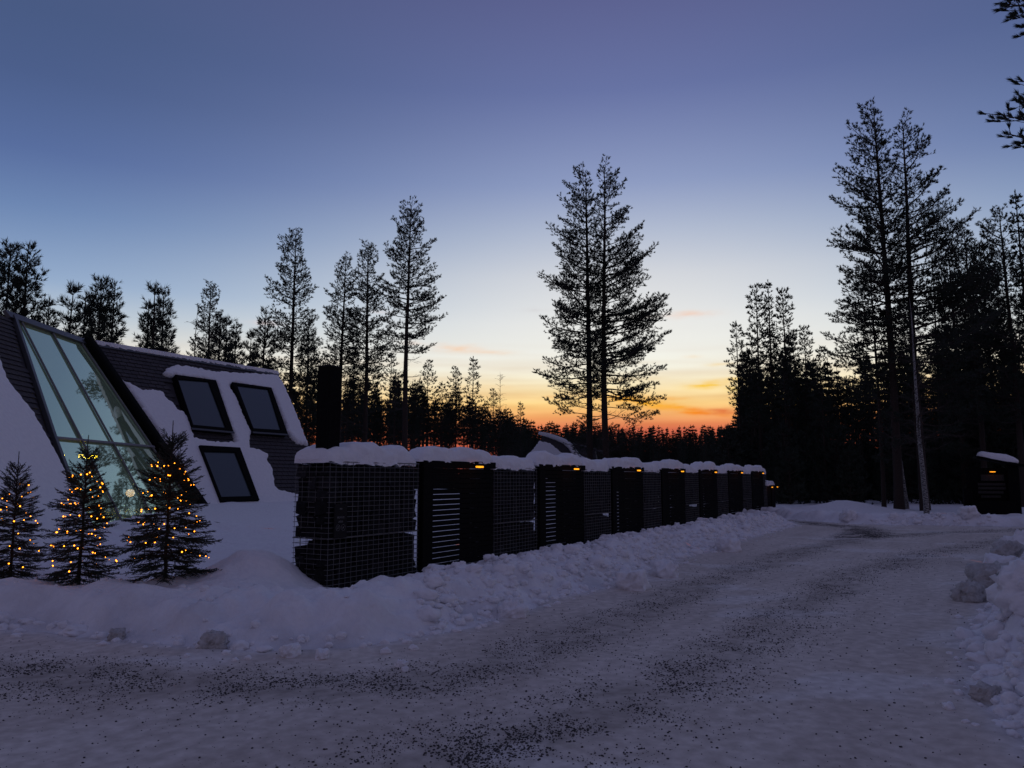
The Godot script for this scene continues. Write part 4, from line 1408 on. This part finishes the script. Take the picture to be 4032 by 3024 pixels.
	slab(PackedVector2Array([Vector2(10.0, -0.1), Vector2(5.2, 0.55), Vector2(5.9, 1.4), Vector2(6.5, 2.33), Vector2(6.6, 2.68), Vector2(6.54, 3.32), Vector2(6.76, 4.02), Vector2(7.01, 4.73), Vector2(7.25, 5.12), Vector2(7.3, 5.37), Vector2(7.8, 6.9), Vector2(12.5, 6.9)]), pl_, 0.15, s2, 72, 0.075)
	tag(part("roof_snow", s2.mesh(M.snow_plain), self), "smooth bluish snow slope covering the cabin's left end", "snow", "snow on the cabin")
	var s3 := MB.new()
	var rp := func(u: float, v: float, h: float) -> Vector3:
		return pr(u, 0.0) + back * v + Vector3.UP * (h + 0.012) + NR * 0.02
	slab(PackedVector2Array([Vector2(-0.15, -0.02), Vector2(2.5, -0.06), Vector2(5.0, -0.02), Vector2(7.6, -0.05), Vector2(7.62, 0.62), Vector2(-0.2, 0.62)]), rp, 0.15, s3, 73, 0.06)
	tag(part("roof_snow", s3.mesh(M.snow_plain), self), "long strip of snow along the top of the cabin ridge", "snow", "snow on the cabin")
	# ceiling fittings glowing behind the coated glass
	for e in [[6.33, 6.07, 4.24], [5.35, 4.62, 4.24]]:
		var lt := MB.new()
		lt.tube(PackedVector3Array([pl_(e[0], e[2], -0.12), pl_(e[1], e[2], -0.12)]), PackedFloat32Array([0.04, 0.04]), 8, true)
		var lo := thing("ceiling_light", Vector3.ZERO, 0.0, "left yellow strip light glowing behind the glass wall" if e[0] > 6.0 else "right yellow strip light glowing behind the glass wall", "lamp", "lights behind the cabin glass")
		part("light_tube", lt.mesh(M.ceiling_light), lo)
	var sp := SphereMesh.new()
	sp.radius = 0.10
	sp.height = 0.17
	sp.material = M.globe_light
	var gl := thing("globe_lamp", pl_(4.03, 5.23, -0.2), 0.0, "pale round lamp glowing low behind the glass wall", "lamp", "lights behind the cabin glass")
	part("light_globe", sp, gl)

func make_far_cabin() -> void:
	# the next cabin, seen over the fence
	var o := thing("far_cabin", w3(3.2, 0.0, 50.0), 0.0, "distant snow covered cabin peeking over the fence by the central pines", "cabin")
	var b := MB.new()
	var q := [Vector3(-2.3, 0.3, 2.0), Vector3(2.6, 0.3, 0.0), Vector3(2.3, 3.4, -1.2), Vector3(-1.2, 4.35, -0.6)]
	var k := [Vector3(-1.8, 0.3, -3.4), Vector3(3.2, 0.3, -4.4), Vector3(2.5, 3.3, -2.2), Vector3(-1.0, 4.25, -1.6)]
	b.quad(q[0], q[1], q[2], q[3], Vector3(0, 0.5, 1).normalized())
	b.quad(q[3], q[2], k[2], k[3], Vector3.UP)
	b.quad(k[0], k[1], k[2], k[3], Vector3(0, 0.5, -1).normalized())
	b.quad(q[0], q[3], k[3], k[0], Vector3.LEFT)
	b.quad(q[1], q[2], k[2], k[1], Vector3.RIGHT)
	part("wall", b.mesh(M.shingle_dark), o)
	var nm: Vector3 = (q[1] - q[0]).cross(q[3] - q[0]).normalized()
	if nm.y < 0: nm = -nm
	var U: Vector3 = (q[2] - q[3]).normalized()
	var V := U.cross(nm).normalized()
	if V.y > 0: V = -V
	var f := func(u: float, v: float, h: float) -> Vector3:
		return o.position + q[3] + U * u + V * v + nm * h
	var s := MB.new()
	slab(PackedVector2Array([Vector2(-0.15, 0.55), Vector2(0.5, 0.5), Vector2(1.3, 0.95), Vector2(2.2, 1.15), Vector2(2.9, 1.3), Vector2(3.5, 1.35), Vector2(3.6, 1.9), Vector2(3.5, 4.4), Vector2(-2.0, 4.8), Vector2(-1.3, 3.0)]), f, 0.2, s, 91)
	tag(part("roof_snow", s.mesh(M.snow_plain), self), "snow sheet on the front of the distant cabin", "snow", "snow on the distant cabin")
	var s2 := MB.new()
	var rp := PackedVector3Array()
	var rr := PackedFloat32Array()
	for e in [[-0.3, -0.05, 0.10], [0.3, -0.08, 0.15], [0.9, -0.05, 0.16], [1.5, 0.05, 0.18], [1.95, 0.3, 0.2], [2.25, 0.65, 0.2], [2.6, 0.95, 0.18], [3.1, 1.1, 0.2], [3.5, 1.3, 0.12]]:
		rp.append(f.call(e[0], e[1], 0.1))
		rr.append(e[2])
	s2.tube(rp, rr, 10, true)
	tag(part("roof_snow", s2.mesh(M.snow_plain), self), "hanging snow roll along the top of the distant cabin", "snow", "snow on the distant cabin")
	var wn := MB.new()
	wn.quad(f.call(0.5, 2.1, 0.26) - o.position, f.call(1.9, 2.1, 0.26) - o.position, f.call(1.9, 3.1, 0.26) - o.position, f.call(0.5, 3.1, 0.26) - o.position, nm)
	for e in [[0.4, 2.0, 2.0, 2.1], [0.4, 3.1, 2.0, 3.2], [0.4, 2.1, 0.5, 3.1], [1.9, 2.1, 2.0, 3.1]]:
		var m0: Vector3 = f.call((e[0] + e[2]) * 0.5, (e[1] + e[3]) * 0.5, 0.15) - o.position
		wn.box(m0, U * (e[2] - e[0]) * 0.5, V * (e[3] - e[1]) * 0.5, nm * 0.15)
	part("window", wn.mesh(M.black_wood), o)
	var gt := MB.new()
	bar(gt, q[3] + U * 1.7 + nm * 0.1, q[2] + U * 0.6 + nm * 0.1, nm, 0.1, 0.1)
	part("ridge_flashing", gt.mesh(M.flashing), o)

# ---------------------------------------------------------------- kiosk
func make_kiosk() -> void:
	var o := thing("sign_kiosk", w3(20.0, 0.05, 32.3), -0.35, "dark roofed sign kiosk with stacked name boards beside the lane", "kiosk")
	var b := MB.new()
	b.cbox(Vector3(-0.95, 0.5, 0.0), Vector3(0.16, 0.6, 0.16), 0.01)
	part("post", b.mesh(M.black_wood), o)
	b = MB.new()
	b.cbox(Vector3(0.72, 1.05, 0.0), Vector3(0.2, 1.15, 0.2), 0.01)
	part("post", b.mesh(M.black_wood), o)
	b = MB.new()
	b.cbox(Vector3(-0.1, 1.0, -0.1), Vector3(0.85, 0.95, 0.05), 0.01)
	part("back_panel", b.mesh(M.black_wood), o)
	b = MB.new()
	b.cbox(Vector3(-0.1, 0.25, 0.12), Vector3(0.8, 0.35, 0.2), 0.02)
	part("base_box", b.mesh(M.black_wood), o)
	b = MB.new()
	b.cbox(Vector3(0.25, 2.22, 0.05), Vector3(0.85, 0.05, 0.4), 0.01, Basis(Vector3.BACK, -0.22))
	part("roof", b.mesh(M.black_wood), o)
	for e in [[0.0, 1.55, 0.42, 0.13], [-0.05, 1.28, 0.50, 0.055], [-0.05, 1.12, 0.50, 0.055], [-0.1, 0.95, 0.46, 0.055], [-0.1, 0.77, 0.36, 0.05]]:
		var p := MB.new()
		p.cbox(Vector3(e[0], e[1], 0.0), Vector3(e[2], e[3], 0.02), 0.006)
		part("name_board", p.mesh(M.plank), o)
	gate_lamp(o.transform * Vector3(0.0, 1.80, 0.06), -0.35, "amber lamp over the boards of the sign kiosk")
	var s := MB.new()
	var cap := SphereMesh.new()
	cap.radius = 0.5
	cap.height = 1.0
	cap.radial_segments = 28
	cap.rings = 14
	var a := cap.get_mesh_arrays()
	var vv: PackedVector3Array = a[Mesh.ARRAY_VERTEX]
	for k in vv.size():
		var q := vv[k] * 2.0
		q = Vector3(signf(q.x) * pow(absf(q.x), 0.6), signf(q.y) * pow(absf(q.y), 0.7), signf(q.z) * pow(absf(q.z), 0.6))
		q.y = maxf(q.y, -0.35)
		vv[k] = Vector3(q.x * 0.74, q.y * 0.21 * (1.0 + 0.25 * n_mid.get_noise_2d(q.x * 2.0, q.z * 2.0)), q.z * 0.42)
	a[Mesh.ARRAY_VERTEX] = vv
	var st := SurfaceTool.new()
	st.create_from_arrays(a)
	st.generate_normals()
	var mm := st.commit()
	mm.surface_set_material(0, M.snow_plain)
	tag(part("snow_pillow", mm, self, o.transform * Transform3D(Basis(Vector3.BACK, -0.22), Vector3(0.22, 2.34, 0.05))), "sloping snow cap on the roof of the sign kiosk", "snow", "")

# ---------------------------------------------------------------- loose snow and gravel
func chunk_mesh(seed_: int, sub: int) -> ArrayMesh:
	var f := FastNoiseLite.new()
	f.seed = seed_
	f.frequency = 1.1
	f.fractal_octaves = 4
	var sp := SphereMesh.new()
	sp.radius = 1.0
	sp.height = 2.0
	sp.radial_segments = sub
	sp.rings = sub / 2
	var a := sp.get_mesh_arrays()
	var vv: PackedVector3Array = a[Mesh.ARRAY_VERTEX]
	for k in vv.size():
		var d := vv[k].normalized()
		var sq := maxf(absf(d.x), maxf(absf(d.y), absf(d.z)))
		var bl := lerpf(1.0, 0.78 / sq, 0.55)
		vv[k] = d * bl * (0.85 + 0.42 * f.get_noise_3dv(d * 1.1) + 0.16 * f.get_noise_3dv(d * 4.0))
	a[Mesh.ARRAY_VERTEX] = vv
	var st := SurfaceTool.new()
	st.create_from_arrays(a)
	st.generate_normals()
	return st.commit()

func make_loose() -> void:
	var ch := []
	for k in 5:
		ch.append(chunk_mesh(801 + k, 40))
	var list := [
		[0.0, 9.15, 0.19, 0, 0, "round snow boulder at the foot of the bank by the second gabion"],
		[0.02, 9.45, 0.12, 1, 0, "smaller snow lump perched behind the round snow boulder"],
		[-2.81, 7.5, 0.16, 2, 1, "grey upright snow block at the foot of the left bank"],
		[-2.0, 7.2, 0.10, 3, 0, "white snow lump in front of the corner gabion at the bank foot"],
		[-1.7, 7.15, 0.08, 4, 0, "small white snow lump beside the one before the corner gabion"],
		[-3.9, 7.85, 0.10, 1, 1, "dirty snow lump left of the grey upright block"],
		[4.75, 17.2, 0.28, 3, 0, "flat snow slab lying at the lane edge below the fourth gate"],
		[1.75, 11.5, 0.30, 4, 0, "large angular snow block on the bank below the second gate"],
		[2.5, 12.9, 0.26, 2, 0, "snow block halfway up the bank below the third gate"],
		[-0.95, 6.85, 0.055, 0, 0, "fist sized snow lump alone on the gritted lane"],
		[-0.9, 6.7, 0.035, 3, 0, "tiny flat snow lump beside the lone lump on the lane"],
		[6.55, 10.6, 0.42, 1, 1, "long grey block of old snow on the right bank"],
		[6.0, 10.3, 0.24, 2, 1, "grey corner block at the left of the long old snow block"],
		[4.75, 7.15, 0.36, 0, 0, "big smooth snow boulder in the right bank"],
		[3.4, 5.75, 0.12, 4, 1, "grey snow lump at the foot of the right bank, nearest the viewer"],
		[3.62, 5.1, 0.16, 3, 1, "flat dirty lump low in the right bank's near corner"],
		[8.2, 13.2, 0.34, 4, 0, "snow block on top of the right bank behind the long grey block"],
		[9.6, 15.2, 0.38, 2, 1, "rounded dark snow block far along the right bank"],
		[10.9, 16.6, 0.45, 0, 0, "pale snow block at the right edge where the bank bends"],
		[11.9, 27.6, 0.32, 3, 0, "snow block at the lane bend before the low distant fence"],
		[15.4, 26.4, 0.34, 1, 0, "snow block on the far bank below the big pine pair"]]
	for e in list:
		var g := ground(e[0], e[1])
		var s: float = e[2]
		var b := Basis(Vector3.UP, e[0] * 3.1 + e[1]) * Basis.from_scale(Vector3(s * 1.15, s * 0.85, s))
		var o := part("snow_block", ch[e[3]], self, Transform3D(b, w3(e[0], g + s * 0.25, e[1])))
		o.material_override = M.snow_dirty if e[4] else M.snow_plain
		tag(o, e[5], "snow", "snow blocks along the lane")
	var r := RandomNumberGenerator.new()
	r.seed = 900
	# crumbled snow along the feet of the banks
	var small := chunk_mesh(824, 16)
	small.surface_set_material(0, M.snow_plain)
	var tf := []
	var tries := 0
	while tf.size() < 5200 and tries < 400000:
		tries += 1
		var x := r.randf_range(-9.0, 16.0)
		var z := r.randf_range(4.0, 27.0)
		var d := sd(x, z) + 0.18 * n_mid.get_noise_2d(x, z)
		if d < -0.35 or d > 1.7:
			continue
		var left := x < -1.0 and z < 10.0
		if d < 0.0 and r.randf() > 0.25 + d * 0.5:
			continue
		if left and d > 0.25 and r.randf() > 0.03:
			continue
		var s := r.randf_range(0.012, 0.05) * (1.0 if d < 0 else 1.35)
		if r.randf() < 0.10 and d > 0.0:
			s *= 2.1
		tf.append(Transform3D(Basis.from_euler(Vector3(r.randf() * 6.0, r.randf() * 6.0, r.randf() * 6.0)).scaled(Vector3(s * r.randf_range(0.8, 1.5), s * r.randf_range(0.65, 1.0), s * r.randf_range(0.8, 1.3))), w3(x, ground(x, z) + s * 0.12, z)))
	multi("snow_crumbs", small, tf, "crumbled snow scattered along the feet of the ploughed banks")
	# gravel in the wheel tracks
	var st := stone_meshes()[0] as ArrayMesh
	st.surface_set_material(0, M.gravel)
	tf = []
	tries = 0
	var bands := [BAND_A, BAND_B, BAND_A2, BAND_A, BAND_B]
	while tf.size() < 42000 and tries < 400000:
		tries += 1
		var x := 0.0
		var z := 0.0
		if r.randf() < 0.9:
			# along a wheel track, denser close by where single stones show
			var bd: Array = bands[r.randi() % 5]
			var seg := int(pow(r.randf(), 1.5) * (bd.size() - 1.001))
			var q := r.randf()
			x = lerpf(bd[seg][0], bd[seg + 1][0], q) + r.randfn(0.0, 0.33)
			z = lerpf(bd[seg][1], bd[seg + 1][1], q) + r.randfn(0.0, 0.33)
			var clump := 0.55 + 1.3 * n_fine.get_noise_2d(x * 0.4 + 70.0, z * 0.4) + 0.5 * n_mid.get_noise_2d(x * 0.8, z * 0.8 + 20.0)
			if r.randf() > clump:
				continue
		else:
			z = 3.6 + 16.0 * pow(r.randf(), 1.5)
			x = r.randf_range(-0.72, 0.75) * z
			if r.randf() > 0.7:
				continue
		if z < 3.4 or sd(x, z) > -0.05:
			continue
		var s := (0.0032 + 0.0085 * pow(r.randf(), 2.6)) * (1.0 + z * 0.012)
		tf.append(Transform3D(Basis.from_euler(Vector3(r.randf() * 6.0, r.randf() * 6.0, r.randf() * 6.0)).scaled(Vector3(s * r.randf_range(0.8, 1.4), s * 0.8, s)), w3(x, ground(x, z) + s * 0.2, z)))
	multi("gravel", st, tf, "dark gravel strewn along the wheel tracks of the lane")

func multi(called: String, mesh: Mesh, tf: Array, label: String) -> void:
	var mm := MultiMesh.new()
	mm.transform_format = MultiMesh.TRANSFORM_3D
	mm.mesh = mesh
	mm.instance_count = tf.size()
	for k in tf.size():
		mm.set_instance_transform(k, tf[k])
	var o := MultiMeshInstance3D.new()
	o.name = called
	o.multimesh = mm
	add_child(o)
	tag(o, label, called.replace("_", " "), "", "stuff")

# the pine that stands just right of the view, whose branch tips reach into it
func make_near_pine() -> void:
	var o := {"h": 14.0, "base": 0.30, "spread": 1.5, "tuft": 0.13, "blades": 26, "wid": 0.006, "taper": 0.7, "dead": 3, "gaps": 0.2, "whorl": 0.7, "twig_step": 0.3}
	var P := pine_parts(777, o)
	var x := 8.75
	var zf := 10.0
	var t := plant([P, 14.0], "pine_tree", x, zf, 14.0, 0.0, "near pine right of the view, its tufted branch tips reaching into the upper right corner", "")
	t.remove_meta("group")
	var g := t.position.y
	var r := RandomNumberGenerator.new()
	r.seed = 778
	var wood := MB.new()
	var green := MB.new()
	var fine := {"tuft": 0.10, "blades": 44, "wid": 0.005, "twig_step": 0.09, "tuft_step": 0.09, "inner": 0.2, "twig_min": 0.10, "sag": 0.0, "fan": 0.34}
	for e in [[8.15, 6.66, 8.36], [8.1, 6.85, 8.3], [8.3, 6.8, 8.6], [6.35, 6.55, 6.5], [6.6, 6.72, 6.72], [6.2, 6.8, 6.36]]:
		var a := Vector3(0, e[0] - g - 0.35, 0)
		var b := Vector3(e[1] - x, e[2] - g, r.randf_range(-0.25, 0.25))
		limb(wood, green, a, (b - a).normalized(), a.distance_to(b), 0.035, fine, r, false)
	part("branches", wood.mesh(M.twig), t)
	part("crown", green.mesh(M.needles), t)

func _ready() -> void:
	# camera
	var cam := Camera3D.new()
	cam.name = "camera"
	cam.fov = 53.0
	cam.near = 0.05
	cam.far = 3000.0
	cam.position = Vector3(0, 1.6, 0)
	cam.rotation_degrees = Vector3(6.94, 0, 0)
	add_child(cam)
	cam.current = true
	# sky and exposure
	var env := Environment.new()
	env.background_mode = Environment.BG_SKY
	env.sky = make_sky()
	env.background_energy_multiplier = 1.0
	env.sky_rotation = Vector3(0, PI, 0)
	env.tonemap_mode = Environment.TONE_MAPPER_LINEAR
	env.tonemap_exposure = 1.0
	env.sdfgi_enabled = true
	env.ssao_enabled = true
	env.ssil_enabled = true
	var we := WorldEnvironment.new()
	we.name = "environment"
	we.environment = env
	add_child(we)
	# the last of the sun, already down among the trees
	var sun := DirectionalLight3D.new()
	sun.name = "sun"
	sun.light_color = Color(1.0, 0.62, 0.32)
	sun.light_energy = 0.005
	sun.light_angular_distance = 10.0
	sun.shadow_enabled = true
	sun.rotation_degrees = Vector3(-3.0, 180.0 - SUN_AZ, 0)
	add_child(sun)
	n_big.seed = 1; n_big.frequency = 0.12
	n_mid.seed = 2; n_mid.frequency = 0.6; n_mid.fractal_octaves = 3
	n_fine.seed = 3; n_fine.frequency = 3.2; n_fine.fractal_octaves = 3
	n_cell.seed = 4; n_cell.noise_type = FastNoiseLite.TYPE_CELLULAR; n_cell.frequency = 1.9; n_cell.cellular_return_type = FastNoiseLite.RETURN_DISTANCE; n_cell.fractal_type = FastNoiseLite.FRACTAL_NONE
	n_cell2.seed = 5; n_cell2.noise_type = FastNoiseLite.TYPE_CELLULAR; n_cell2.frequency = 5.0; n_cell2.cellular_return_type = FastNoiseLite.RETURN_DISTANCE; n_cell2.fractal_type = FastNoiseLite.FRACTAL_NONE
	make_materials()
	make_ground()
	make_cabin()
	make_far_cabin()
	make_fence()
	make_trees()
	make_near_pine()
	make_kiosk()
	make_spruces()
	make_loose()
